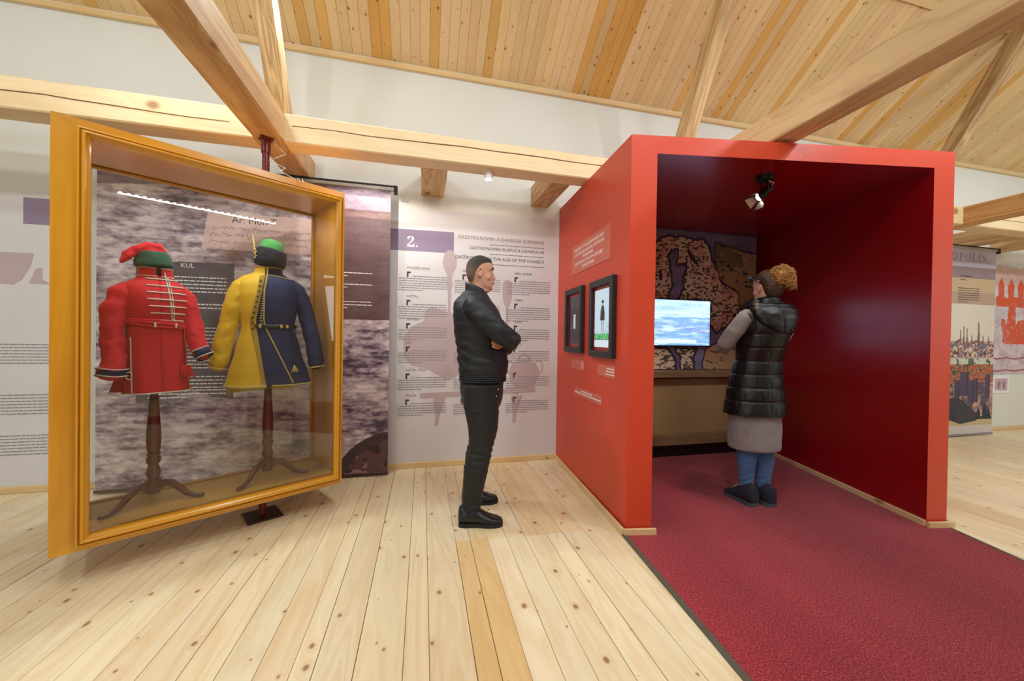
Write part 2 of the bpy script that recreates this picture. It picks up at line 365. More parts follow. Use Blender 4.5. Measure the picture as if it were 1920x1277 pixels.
# canvases painted cell by cell into colour attributes
class Canvas:
    def __init__(s, w, h, bg, seed=1):
        s.w, s.h = w, h; s.a = np.ones((h, w, 3))*np.array(bg, float); s.rs = np.random.RandomState(seed)
        s.U, s.V = np.meshgrid((np.arange(w)+.5)/w, (np.arange(h)+.5)/h)
    def fbm(s, su, sv, oct=4, gain=.55):
        out = np.zeros((s.h, s.w)); amp = 1; tot = 0
        for o in range(oct):
            gu, gv = int(su*2**o)+2, int(sv*2**o)+2; g = s.rs.rand(gv+2, gu+2)
            x = s.U*gu; y = s.V*gv; xi = x.astype(int); yi = y.astype(int); fx = x-xi; fy = y-yi; fx = fx*fx*(3-2*fx); fy = fy*fy*(3-2*fy)
            out += amp*((g[yi, xi]*(1-fx)+g[yi, xi+1]*fx)*(1-fy)+(g[yi+1, xi]*(1-fx)+g[yi+1, xi+1]*fx)*fy); tot += amp; amp *= gain
        return out/tot
    def poly(s, pts, warp=None):
        U, V = (s.U, s.V) if warp is None else (s.U+warp[0], s.V+warp[1])
        ins = np.zeros((s.h, s.w), bool); n = len(pts)
        for i in range(n):
            x1, y1 = pts[i]; x2, y2 = pts[(i+1) % n]
            if y1 == y2: continue
            c = ((y1 > V) != (y2 > V)) & (U < (x2-x1)*(V-y1)/(y2-y1)+x1); ins ^= c
        return ins
    def fill(s, mask, col, a=1.0):
        mk = (mask*a)[..., None] if mask.dtype != bool else (mask.astype(float)*a)[..., None]
        s.a = s.a*(1-mk)+np.array(col, float)*mk
    def rect(s, u0, v0, u1, v1): return (s.U > u0) & (s.U < u1) & (s.V > v0) & (s.V < v1)
    def edge(s, mask, k=1):
        e = np.zeros_like(mask)
        for dx in range(-k, k+1):
            for dy in range(-k, k+1): e |= np.roll(np.roll(mask, dx, 1), dy, 0) != mask
        return e
    def grid(s, name, T, width, height, mat, parent=None, thick=.003, inv=None):
        w, h = s.w, s.h
        X, Y = np.meshgrid(np.linspace(0, width, w+1), np.linspace(0, height, h+1))
        V = np.stack([X.ravel(), Y.ravel(), np.full(X.size, thick)], 1)
        TT = np.array(inv @ T if inv else T)
        idx = np.arange((w+1)*(h+1)).reshape(h+1, w+1)
        F = np.stack([idx[:-1, :-1], idx[:-1, 1:], idx[1:, 1:], idx[1:, :-1]], -1).reshape(-1, 4)
        nv = len(V)
        bx = np.array([[0, 0, 0], [width, 0, 0], [width, height, 0], [0, height, 0], [0, 0, thick], [width, 0, thick], [width, height, thick], [0, height, thick]])
        V = np.concatenate([V, bx]); V = V @ TT[:3, :3].T+TT[:3, 3]
        me = bpy.data.meshes.new(name)
        faces = F.tolist()+[[nv+i for i in q] for q in ((3, 2, 1, 0), (0, 1, 5, 4), (1, 2, 6, 5), (2, 3, 7, 6), (3, 0, 4, 7))]
        me.from_pydata(V.tolist(), [], faces)
        C = np.clip(s.a, 0, 255)/255; C = np.where(C <= .04045, C/12.92, ((C+.055)/1.055)**2.4)
        ca = me.color_attributes.new('Col', 'FLOAT_COLOR', 'CORNER')
        per = np.ones((len(me.loops), 4), np.float32); per[:, :3] = .3
        per[:w*h*4, :3] = np.repeat(C.reshape(-1, 3), 4, 0)
        ca.data.foreach_set('color', per.ravel())
        me.materials.append(mat); return link(name, me, parent)
def remesh(name, mb, voxel, mat, parent=None, smooth=4, fn=None, factor=.5):
    me = mb.mesh(name, mat); 
    bm = bmesh.new(); bm.from_mesh(me); bmesh.ops.recalc_face_normals(bm, faces=bm.faces); bm.to_mesh(me); bm.free()
    o = bpy.data.objects.new('tmp', me); COL.objects.link(o)
    md = o.modifiers.new('r', 'REMESH'); md.mode = 'VOXEL'; md.voxel_size = voxel
    if smooth: sm = o.modifiers.new('s', 'SMOOTH'); sm.iterations = smooth; sm.factor = factor
    bpy.context.view_layer.update()
    out = bpy.data.meshes.new_from_object(o.evaluated_get(bpy.context.evaluated_depsgraph_get()))
    bpy.data.objects.remove(o)
    out.name = name; out.materials.clear(); out.materials.append(mat)
    if fn:
        nv = len(out.vertices); co = np.empty(nv*3); out.vertices.foreach_get('co', co); no = np.empty(nv*3); out.vertices.foreach_get('normal', no)
        co = co.reshape(-1, 3); no = no.reshape(-1, 3); co = fn(co, no); out.vertices.foreach_set('co', co.ravel())
    out.polygons.foreach_set('use_smooth', [True]*len(out.polygons)); out.update()
    return link(name, out, parent)
def folds(amp, fx, fy, fz, seed=0.0, along=None):
    def fn(co, no):
        d = np.array([noise.noise((p[0]*fx+seed, p[1]*fy+seed*2, p[2]*fz)) + .5*noise.noise((p[0]*fx*2.3+seed, p[1]*fy*2.3, p[2]*fz*2.1+9)) for p in co])
        return co+no*(d*amp)[:, None]
    return fn
# ------------------------------------------------------------------ the room
WY = 3.58; X0, X1, Y0 = -5.2, 12.4, -5.0
ZW = 3.70; TAN = math.tan(R(34))
wl = struct(MB().box((X0, WY, -.05), (X1, WY+.25, 3.9)).build('wall_back', M_['plaster']))
# slots of the timber ends stay hidden; other walls close the room
RY = -1.0; RZ = ZW+(WY-RY)*TAN
gable = [(WY, 0), (WY, ZW+.1), (RY, RZ+.1), (Y0, RZ-(RY-Y0)*TAN+.1), (Y0, 0)]
for nm, xa, xb in (('wall_left', X0-.25, X0), ('wall_right', X1, X1+.25)):
    T = Matrix(((0, 0, 1, 0), (1, 0, 0, 0), (0, 1, 0, 0), (0, 0, 0, 1)))
    struct(MB().prism(gable, xa, xb, T=T).build(nm, M_['plaster']))
struct(MB().box((X0, Y0-.25, -.05), (X1, Y0, RZ-(RY-Y0)*TAN+.15)).build('wall_front', M_['plaster']))
# floor : sub-floor slab and planks, each plank its own piece
fl = struct(MB().box((X0-.25, Y0-.25, -.12), (X1+.25, WY+.25, -.03)).build('floor', M_['oldwood']))
edges = [-1.237, -1.105, -.967, -.829, -.70, -.57, -.45, -.373, -.229, -.056, .040, .206, .293, .396, .512, .627, .762, .87, 1.013, 1.161]
dj = [(.206, 2.23), (.293, 2.23), (.396, 2.22), (.512, 2.215), (.627, 2.205), (.762, 2.2), (.87, 2.2)]
q = random.Random(21)
cols = []
x = edges[0]
left = []
while x > X0: w = q.choice((.105, .12, .13, .14, .15)); left.append((x-w, x)); x -= w
cols = left[::-1]+[(edges[i], edges[i+1]) for i in range(len(edges)-1)]
x = edges[-1]
while x < X1: w = q.choice((.105, .12, .13, .14, .15)); cols.append((x, x+w)); x += w
nplank = 0
for i, (a, b) in enumerate(cols):
    joint = [yj for xj, yj in dj if abs(xj-a) < .002]
    ys = [Y0]
    if joint: ys += [joint[0]]
    elif q.random() < .62: ys += [q.choice((-.4, .35, -1.6, .9, 2.6 if a > 3.6 or a < -1.3 else -.9))]
    ys += [WY]
    for j in range(len(ys)-1):
        ya, yb = ys[j], ys[j+1]; cx, cy = (a+b)/2, (ya+yb)/2; w = (b-a)/2-q.choice((.0008, .0008, .0012, .002)); l = (yb-ya)/2-.0012
        top = q.uniform(-.0008, .0006)
        o = MB().box((-w, -l, -.03), (w, l, top), bev=.0012).build('plank', M_['floor'], fl)
        o.location = (cx, cy, 0)
        t = q.uniform(.94, 1.03); wm = q.uniform(-.03, .02)
        o.color = (t, t*(1+wm*.5), t*(1+wm*2), 1)
        if joint and abs(a-.206) < .002 and j == 0 or (abs(a-.293) < .002 and j == 0): o.color = (.93, .78, .56, 1)
        if abs(a-.396) < .002 and j == 0: o.color = (1.05, 1.06, 1.1, 1)
        if .6 < a < 1.2 and j == len(ys)-2 and joint: o.color = (.99, .9, .8, 1)
        nplank += 1
# ceiling : slope with tongue and groove boards, each its own piece
ce = struct(empty('ceiling', (0, 0, 0)))
sl = (WY-RY)/math.cos(R(34))
under = MB()
Ts = Matrix.Translation((0, WY, ZW)) @ Matrix.Rotation(R(-34), 4, 'X') @ Matrix.Rotation(math.pi, 4, 'Z')
bw = .083; n = int((X1-X0)/bw)
bme = MB().box((-bw/2+.0006, 0, 0), (bw/2-.0006, sl, .014), bev=.003).mesh('ceiling_board', M_['ceil'])
bm = bmesh.new(); bm.from_mesh(bme); bmesh.ops.recalc_face_normals(bm, faces=bm.faces); bm.to_mesh(bme); bm.free()
orange = {round(-.297/bw): 1}
for i in range(n+1):
    xc = X0+bw*(i+.5)
    o = link('ceiling_board', bme, ce); o.location = (xc, WY+.02, ZW); o.rotation_euler = (R(34), 0, math.pi)
    t = q.uniform(.9, 1.05); o.color = (t, t*q.uniform(.96, 1.0), t*q.uniform(.88, 1.0), 1)
    k = q.random()
    if k < .10: o.color = (.92*t, .74*t, .42*t, 1)
    for xo in (-.32, -.40, 1.45, 1.62, 1.70, 1.78, 3.10, 5.0, 5.3, 6.0, 6.45):
        if abs(xc-xo) < bw/2: o.color = (.9, .68, .34, 1)
    for xo in (1.54, 3.2): 
        if abs(xc-xo) < bw/2: o.color = (.86, .82, .74, 1)
MB().box((X0-.25, -.05, .02), (X1+.25, sl+.05, .12), T=Matrix.Translation((0, WY+.02, ZW)) @ Matrix.Rotation(R(-34), 4, 'X') @ Matrix.Rotation(math.pi, 4, 'Z') @ Matrix.Translation((-(X0+X1), 0, 0))).build('roof_deck', M_['oldwood'], ce)
sl2 = (RY-Y0)/math.cos(R(34))+.3
MB().box((X0-.25, 0, 0), (X1+.25, sl2, .1), T=Matrix.Translation((0, RY, RZ)) @ Matrix.Rotation(R(34), 4, 'X') @ Matrix.Rotation(math.pi, 4, 'Z') @ Matrix.Translation((-(X0+X1), 0, 0))).build('far_slope', M_['ceil'], ce)
bz = lambda y: ZW+(WY-y)*TAN
MB().box((X0, -.03, -.022), (X1, .03, 0), T=Matrix.Translation((0, 2.53, bz(2.53)-.004)) @ Matrix.Rotation(R(-34), 4, 'X')).build('batten', M_['trimx'], ce)
# trims
def strip(name, p, qv, w, h, mat, off=0):
    p, qv = Vector(p), Vector(qv); d = (qv-p); L = d.length; d.normalize(); s = Vector((d.y, -d.x, 0)).normalized()
    T = frame(p, d, Vector((0, 0, 1)).cross(d)); return MB().box((0, -w, 0), (L, 0, h), T=T, bev=.003)
struct(MB().box((X0, WY-.035, ZW-.055), (X1, WY, ZW-.012), bev=.004).build('trim_1', M_['trimx']))
struct(MB().box((X0, WY-.02, 0), (X1, WY, .05), bev=.004).build('baseboard_back', M_['trimx']))
# ------------------------------------------------------------------ timber frame
ZB, ZT = 2.524, 2.715
def beam(name, lo, hi, mat, label, group=None, cat='beam', cracks=()):
    c = [(a+b)/2 for a, b in zip(lo, hi)]; h = [(b-a)/2 for a, b in zip(lo, hi)]
    mb = MB(); ax = max(range(3), key=lambda i: h[i]); n = max(2, int(h[ax]*2/.25)); qq = random.Random(int(c[0]*100))
    oth = [i for i in range(3) if i != ax]; rs = []
    bv = .008
    for k in range(n+1):
        t = -h[ax]+2*h[ax]*k/n; ring = []
        a, b = h[oth[0]], h[oth[1]]
        for sa, sb in ((-a, -b+bv), (-a+bv, -b), (a-bv, -b), (a, -b+bv), (a, b-bv), (a-bv, b), (-a+bv, b), (-a, b-bv)):
            v = [0, 0, 0]; v[ax] = t; v[oth[0]] = sa+qq.uniform(-.0015, .0015); v[oth[1]] = sb+qq.uniform(-.0015, .0015); ring.append(Vector(v))
        rs.append(ring)
    mb.rings(rs); o = mb.build(name, mat); o.location = c; o.color = (1, 1, 1, 1)
    tag(o, label, cat, group); return o
TB = [(-1.115, -.93), (2.19, 2.36), (5.70, 5.88), (9.1, 9.28)]
lab = ['broad old timber tie beam running over the tilted wooden display case', 'grey-brown timber tie beam running back over the red booth front', 'brown timber tie beam right of the red booth, above the city banner', 'timber tie beam far right beyond the picture edge']
for (a, b), l in zip(TB[:3], lab):
    o = beam('tie_beam', (a, -2.6, ZB), (b, WY+.1, ZT), M_['beam'], l, 'tie beams across the room')
    o.color = {0: (.98, .93, .86, 1), 1: (1.0, 1.02, 1.04, 1), 2: (.9, .74, .52, 1)}[lab.index(l)]
lx = [(X0, TB[0][0]), (TB[0][1], TB[1][0]), (TB[1][1], TB[2][0]), (TB[2][1], X1)]
ll = ['pale horizontal wall beam left of the broad tie beam, above the display case', 'pale cracked horizontal wall beam between the broad tie beam and the red booth', 'pale horizontal wall beam passing above the back of the red booth', 'pale horizontal wall beam at the right, above the city banner']
for (a, b), l in zip(lx, ll):
    o = beam('wall_beam', (a, 2.83, ZB), (b, 3.0, ZT), M_['beamx'], l, 'long beam along the back wall')
    qq = random.Random(int(a*10)+3); cx = (a+b)/2; pts = []; xx = -(b-a)/2+.05; zz = .015
    while xx < (b-a)/2-.05: pts.append((xx, zz)); xx += qq.uniform(.12, .3); zz += qq.uniform(-.012, .009)
    if len(pts) > 2:
        poly = [(x, z-.0016-.0015*math.sin(math.pi*i/(len(pts)-1))) for i, (x, z) in enumerate(pts)]+[(x, z+.0016+.0015*math.sin(math.pi*(len(pts)-1-i)/(len(pts)-1))) for i, (x, z) in enumerate(pts[::-1])]
        T = Matrix.Translation((0, -.0865, 0)) @ Matrix.Rotation(math.pi/2, 4, 'X')
        cr = MB().prism(poly, -.001, .001, T=T).build('drying_crack', plain('crack shadowless brown', (110, 72, 40), .9) if 'crk' not in M_ else M_['crk'], o); M_['crk'] = cr.data.materials[0]
for (a, b), l in zip([(-.03, .175), (1.025, 1.21), (6.97, 7.16), (7.78, 7.97)],
                     ['cracked short timber stub under the wall beam, above the lilac number 2 band', 'short timber stub between the pale wall beam and wall, next to the red booth', 'short brown timber stub above the city banner', 'short pale timber stub at the right picture edge above the orange tower print']):
    beam('timber_stub', (a, 3.0, ZB), (b, WY+.05, ZT), M_['beam'], l, 'timber stubs joining the wall beam to the wall').color = (1.06, 1.05, 1.0, 1)
def strut(x, yb, label, zb=ZT):
    L = 2.2; o = MB().box((-.055, -.065, 0), (.055, .065, L), bev=.004).build('roof_strut', M_['strut'])
    ang = R(90-62.5); o.location = (x, yb, zb-.06); o.rotation_euler = (ang, 0, 0)
    tag(o, label, 'strut', 'slanting roof struts'); return o
strut(-1.0, 3.06, 'slanting rough timber strut standing on the broad tie beam at upper left')
strut(2.23, 3.06, 'slanting rough timber strut rising behind the top of the red booth')
strut(5.76, 3.36, 'slanting timber strut under the tie beam at the upper right')
# small downlight under the wall beam
t = empty('downlight', (.49, 2.93, ZB-.055)); tag(t, 'small round white lit downlight under the pale wall beam', 'lamp')
MB().lathe([(.03, .0), (.034, .01), (.034, .055)], 20).build('housing', M_['white'], t, auto=.6)
MB().lathe([(.001, -.002), (.027, -.002), (.027, .002)], 20).build('bulb', M_['lamp'], t)
wr = MB().tube([(.95+.05*math.cos(k), 2.9+.01*k, ZT+.012+.03*abs(math.sin(k*.8))) for k in [i*.4 for i in range(14)]], .003, 6).tube([(.86, 2.88, ZT+.006), (.93, 2.88, ZT+.012), (1.0, 2.9, ZT+.006)], .005, 6).build('loose_cable', M_['cord'], smooth=True)
tag(wr, 'short loose cable curled on top of the pale wall beam', 'cable')
# ------------------------------------------------------------------ wall prints
def wall_T(x, z, y=WY): return Matrix.Translation((x, y, z)) @ Matrix.Rotation(math.pi/2, 4, 'X')
gp = empty('wall_panel', (.5, WY-.004, 0)); tag(gp, 'large pale printed wall panel about gastronomy with the number 2', 'panel')
IV = gp.matrix_basis.inverted() if False else Matrix.Translation((-.5, -(WY-.004), 0))
MB().box((-.31, WY-.004, .05), (1.335, WY-.0005, 2.40), T=IV).build('sheet', M_['foil'], gp)
def pol(name, pts, mat, parent, T, inv, z0=0, z1=.0006):
    return MB().prism(pts, z0, z1, T=inv @ T).build(name, mat, parent)
T0 = wall_T(0, 0, WY-.0045)
pol('lilac_band', [(-.305, 2.004), (.275, 2.010), (.275, 2.208), (-.305, 2.2)], M_['lilac'], gp, T0, IV)
# serving shapes printed tone on tone
spoon = [(-.035, 0), (.035, 0), (.02, -.25), (.014, -.6)]
def mir(pts, cx): return [(cx+x, y) for x, y in pts]+[(cx-x, y) for x, y in pts[::-1]]
pol('spoon_print', mir([(.02, 2.035), (.05, 2.0), (.068, 1.93), (.06, 1.87), (.03, 1.82), (.018, 1.76), (.03, 1.72), (.018, 1.67), (.012, 1.5), (.014, 1.42), (.028, 1.34), (.03, 1.28)], .24), M_['pinkgrey'], gp, T0, IV, .0006, .001)
pol('knife_print', mir([(.02, 1.78), (.045, 1.76), (.05, 1.7), (.045, 1.6), (.028, 1.54), (.012, 1.52), (.012, 1.3), (.02, 1.1)], .80), M_['pinkgrey'], gp, T0, IV)
pol('cloth_print', [(.02, 1.46), (.08, 1.50), (.24, 1.45), (.4, 1.4), (.58, 1.2), (.6, .98), (.5, .9), (.36, .87), (.24, .8), (.14, .86), (.03, .92), (-.1, .95), (-.17, 1.03), (-.17, 1.2), (-.12, 1.3), (0, 1.36)], M_['pinkgrey'], gp, T0, IV)
pol('table_print', [(-.02, .64), (1.1, .68), (1.1, .74), (.8, .72), (.3, .7), (-.02, .69)], M_['pinkgrey'], gp, T0, IV, .0006, .001)
for a in (.1, .85): pol('table_leg_print', [(a, .65), (a+.12, .65), (a+.07, .5), (a+.05, .38), (a+.02, .38), (a+.02, .5)], M_['pinkgrey'], gp, T0, IV)
pol('jug_print', [(.98+.16*math.cos(k)*(1 if k < 3.1 or k > 6.2 else .95), .86+.15*math.sin(k)) for k in [i*2*math.pi/28 for i in range(28)]], M_['pinkgrey'], gp, T0, IV, .0006, .0012)
hb = MB()
for cx, cz, rx, rz in ((.98, .99, .07, .07), (1.13, .93, .05, .07), (.83, .93, .05, .07)):
    ring = [(cx+rx*math.cos(k), cz+rz*math.sin(k)) for k in [i*2*math.pi/20 for i in range(20)]]; inn = [(cx+.7*rx*math.cos(k), cz+.75*rz*math.sin(k)) for k in [i*2*math.pi/20 for i in range(20)]]
    for i in range(20): hb.prism([ring[i], ring[(i+1) % 20], inn[(i+1) % 20], inn[i]], 0, .0006, T=IV @ T0)
hb.build('jug_handle_print', M_['pinkgrey'], gp)
tx = lambda nm, b, s, x, z, mt, al='LEFT', **k: text(nm, b, s, wall_T(x, z, WY-.0052), mt, gp, al, inv=IV, **k)
tx('number_text', serif('2.'), .135, -.155, 2.045, M_['white'])
tx('title_text', 'GASZTRONÓMIA A DANIELEK KORÁBAN', .046, 1.17, 2.155, M_['brownprint'], 'RIGHT')
tx('title_text', 'GASTRONOMIA IN EPOCA DANIELILOR', .042, 1.17, 2.06, M_['darkprint'], 'RIGHT', shear=.3)
tx('title_text', 'GASTRONOMY IN THE AGE OF THE DANIEL\'S', .043, 1.17, 1.965, M_['darkprint'], 'RIGHT')
rowsb = MB(); capb = MB()
for z in (2.115, 2.025, 1.925): wordrows(rowsb, IV @ wall_T(0, 0, WY-.0052), .62, 1.17, z, 1, .02, .008, int(z*100), 1)
rowz = [1.84, 1.565, 1.35, 1.13, .80+.02, .53+.02]
L3 = [['ÉTKEZÉSI REND', 'ASZTAL', 'TÁNYÉR', 'KÉS', 'KANÁL, VILLA', 'POHÁR'], ['ORDINEA MESEI', 'MASA', 'FARFURIE', 'CUTIT', 'LINGURA', 'PAHAR'], ['MEAL ORDER', 'TABLE', 'PLATE', 'KNIFE', 'SPOON, FORK', 'CUP']]
rowz = [1.81, 1.55, 1.335, 1.12, .87, .63]
for ci, cx in enumerate((-.22, .29, .80)):
    for ri, z in enumerate(rowz):
        tx('heading_text', L3[ci][ri], .03, cx+.07, z+.03, M_['brownprint'] if ci == 0 else M_['darkprint'])
        T1 = IV @ wall_T(0, 0, WY-.0052)
        capb.box((cx+.07, z-.045, 0), (cx+.085, z+.005, .0007), T=T1).box((cx+.085, z-.01, 0), (cx+.105, z+.005, .0007), T=T1)
        wordrows(rowsb, T1, cx+.12, cx+.44, z-.035, 1, .02, .007, ci*10+ri, 1)
        wordrows(rowsb, T1, cx, cx+.44, z-.057, 6 if ri < 2 else 5, .0215, .007, ci*17+ri+50)
rowsb.build('body_text_rows', M_['greyprint'], gp)['kind'] = 'stuff'; capb.build('initial_letter_print', M_['darkprint'], gp)
# left panel
g2 = empty('wall_panel', (-3.2, WY-.004, 0)); tag(g2, 'pale printed wall panel at the far left edge behind the display case', 'panel')
I2 = Matrix.Translation((3.2, -(WY-.004), 0))
MB().box((-4.6, WY-.004, .05), (-2.62, WY-.0005, 2.40), T=I2).build('sheet', M_['foil'], g2)
T0 = wall_T(0, 0, WY-.0045)
MB().prism([(-2.915, 2.018), (-2.63, 2.02), (-2.63, 2.217), (-2.915, 2.216)], 0, .0006, T=I2 @ T0).build('lilac_band', M_['lilac'], g2)
MB().prism([(-3.6, 1.8), (-2.85, 1.8), (-2.87, 1.7), (-2.92, 1.6), (-2.97, 1.56), (-3.6, 1.58)], 0, .0006, T=I2 @ T0).build('chair_print', M_['pinkgrey'], g2)
MB().prism([(-2.845, 1.68), (-2.8, 1.7), (-2.8, 1.62), (-2.79, 1.6), (-2.73, 1.57), (-2.88, 1.57), (-2.86, 1.63)], 0, .0006, T=I2 @ T0).build('figure_print', M_['pinkgrey'], g2)
rb = MB()
for z, k in ((1.115, 8), (.735, 8), (.43, 8)): wordrows(rb, I2 @ wall_T(0, 0, WY-.005), -3.8, -2.66, z, k, .0235, .007, int(z*50))
rb.build('body_text_rows', M_['greyprint'], g2)['kind'] = 'stuff'
# orange tower print at right
cv = Canvas(100, 170, (214, 200, 206), 5); fb = cv.fbm(10, 16, 4)
cv.a *= (.86+.26*fb)[..., None]
cv.fill(cv.V > .86+.05*cv.fbm(8, 2, 3), (232, 228, 226)); cv.fill((cv.V > .72) & (cv.V < .86+.03*fb), (222, 180, 166), .7)
org = (222, 92, 56); wp = ((cv.fbm(14, 22, 3)-.5)*.03, (cv.fbm(14, 22, 3)-.5)*.02)
for u in (.13, .30, .47):
    cv.fill(cv.poly([(u-.05, .62), (u-.055, .73), (u, .79), (u+.055, .73), (u+.05, .62)], wp), org)
cv.fill(cv.poly([(.04, .55), (.04, .63), (.6, .63), (.58, .55)], wp), org); cv.fill(cv.poly([(.22, .3), (.26, .56), (.38, .56), (.40, .3)], wp), org)
cv.fill(cv.poly([(.13, .45), (.2, .46), (.25, .36), (.38, .36), (.42, .44), (.56, .45), (.55, .3), (.60, .25), (.18, .25), (.16, .33)], wp), org)
for v in (.13, .03): cv.fill(abs(cv.V-v+.004*np.sin(cv.U*20)) < .006, (168, 84, 92))
cv.fill((cv.fbm(30, 40, 2) > .66) & (cv.V < .7), (200, 150, 160), .6)
t = empty('tower_print', (7.86, WY-.003, .80)); tag(t, 'large print of an orange tower on pale parchment, right edge of the wall', 'poster')
cv.grid('sheet', Matrix.Rotation(math.pi/2, 4, 'X'), 1.25, 1.75, painted('tower poster paint', .7, 30, .08), t, .002)
t = empty('small_notice', (7.93, WY-.003, .66)); tag(t, 'small pinkish notice on the wall under the orange tower print', 'sign')
MB().box((-.08, -.004, -.13), (.30, 0, .13)).build('sheet', M_['white'], t)
cv = Canvas(40, 30, (206, 170, 180), 8); cv.a *= (.8+.4*cv.fbm(8, 6, 3))[..., None]; cv.fill(cv.rect(.2, .2, .35, .75), (120, 90, 120), .7); cv.fill(cv.rect(.65, .2, .8, .75), (120, 90, 120), .7)
cv.grid('picture', Matrix.Translation((-.0, -.0045, -.09)) @ Matrix.Rotation(math.pi/2, 4, 'X'), .26, .17, painted('notice paint'), t, .001)
# ------------------------------------------------------------------ hanging banners
def hang_rail(t, x0, x1, z, y):
    MB().box((x0, y-.016, z-.03), (x1, y+.016, z), bev=.003).build('top_rail', M_['alu'], t)
    MB().box((x0, y-.02, z), (x1, y+.02, z+.014), bev=.003).build('rail_cover', M_['black'], t)
    for x in (x0, x1): MB().box((x-.015, y-.022, z-.055), (x+.015, y+.022, z+.016), bev=.003).build('end_cap', M_['black'], t)
t = empty('stone_banner', (-1.32, 3.42, 0)); tag(t, 'wide hanging banner printed with a purple-grey stone wall, behind the display case', 'banner')
cv = Canvas(520, 600, (150, 132, 142), 11)
b1 = cv.fbm(5, 9, 5, .6); b2 = cv.fbm(18, 52, 4, .75); b3 = cv.fbm(50, 110, 2, .8); rg = 1-abs(cv.fbm(14, 40, 3, .6)-.5)*5; b4 = cv.fbm(8, 70, 3, .7); tone = (b1-.5)*1.4+(b2-.5)*1.2+(b4-.5)*1.2+(b3-.5)*.7-np.clip(rg, 0, 1)*.22+.12
pal = np.array([(74, 60, 78), (146, 126, 140), (192, 174, 180), (226, 212, 212)], float); tt = np.clip(tone*.8+.56, 0, .999)*3; ti = tt.astype(int); fr = (tt-ti)[..., None]
cv.a = pal[ti]*(1-fr)+pal[np.minimum(ti+1, 3)]*fr
warm = cv.fbm(4, 5, 3); cv.fill(np.clip((warm-.55)*4, 0, 1), (170, 150, 138), .35)
cv.fill((cv.V > .93+.02*np.sin(cv.U*4)) & (cv.V < 1.01), (92, 78, 92), .55)
for (bu, bv, br) in ((.43, .735, .055), (.53, .70, .04), (.10, .83, .02), (.12, .80, .014)):
    d = np.hypot((cv.U-bu), (cv.V-bv)*1.8)+.05*(b1-.5); cv.fill(np.clip(1.2-d/br, 0, 1), (104, 62, 52), .6)
cv.fill(cv.poly([(.341, .87), (.735, .874), (.722, .754), (.321, .753)]), (226, 190, 182), .85)
dk = cv.poly([(.117, .705), (.431, .711), (.431, .271), (.364, .281), (.304, .299), (.243, .285), (.177, .276), (.119, .263)]); cv.fill(dk, (66, 56, 70), .82)
cv.fill((cv.U > .70) & (cv.V > .918) & (cv.V < .968), (196, 176, 196), .5*1.0); cv.fill((cv.U > .70) & (cv.V > .893) & (cv.V < .92), (112, 72, 66), .7)
cv.fill(cv.rect(.71, .538, 1.1, .893), (84, 56, 58), .84)
d = np.hypot((cv.U-1.02)*2.075, (cv.V+.06)*2.46); cv.fill(d < .50, (58, 40, 44), .9); cv.fill(d < .42, (96, 66, 68)); cv.fill((d < .42) & (cv.fbm(20, 34, 3) > .53), (58, 36, 40)); cv.fill((d < .42) & (cv.fbm(20, 34, 3) > .62), (168, 132, 124), .8)
cv.grid('printed_cloth', Matrix.Translation((-1.04, 0, .03)) @ Matrix.Rotation(math.pi/2, 4, 'X'), 2.075, 2.46, painted('stone banner paint', .6, 60, .25, 0, (1, 1, 2.5)), t, .003)
hang_rail(t, -1.06, 1.075, 2.508, 0)
MB().box((-1.045, -.012, .012), (1.04, .012, .035), bev=.003).build('bottom_rail', M_['plate'], t)
TI = Matrix.Translation((-1.04, -.0036, .03)) @ Matrix.Rotation(math.pi/2, 4, 'X'); BU = lambda u, v: (u*2.075, v*2.46)
def btext(nm, body, s, u, v, mt, **k):
    x, y = BU(u, v); return text(nm, body, s, TI @ Matrix.Translation((x, y, 0)), mt, t, **k)
btext('heading_text', 'Ar: Mon T', .075, .42, .842, M_['darkprint'])
ink = MB(); qq = random.Random(3)
for li in range(4):
    u = .352-.004*li; v = .822-.0215*li; x0, y0 = BU(u, v); pts = []; xe = (.70 if li < 3 else .60)*2.075; x = x0
    while x < xe:
        wl_ = qq.uniform(.05, .12); p = []; k = 0
        while k < wl_: p.append(TI @ Vector((x+k, y0+qq.uniform(-.011, .014)*(2.2 if qq.random() < .18 else 1)-li*.002, .0004))); k += .008
        if len(p) > 1: ink.tube(p, .0010, 4, round_end=False)
        x += wl_+.012
ink.build('handwritten_lines', M_['plate'], t)['kind'] = 'stuff'
rb = MB()
for v0, k in ((.66, 6), (.575, 3), (.50, 6), (.43, 7), (.345, 5), (.302, 3)): wordrows(rb, TI, .155*2.075, .405*2.075, v0*2.46, k, .028, .009, int(v0*900))
for v0, k in ((.70, 2), (.66, 2), (.60, 3)): wordrows(rb, TI, .74*2.075, .93*2.075, v0*2.46, k, .026, .007, int(v0*700))
rb.build('body_text_rows', M_['white'], t)['kind'] = 'stuff'
btext('heading_text', 'KUL', .05, .255, .69, M_['white'])
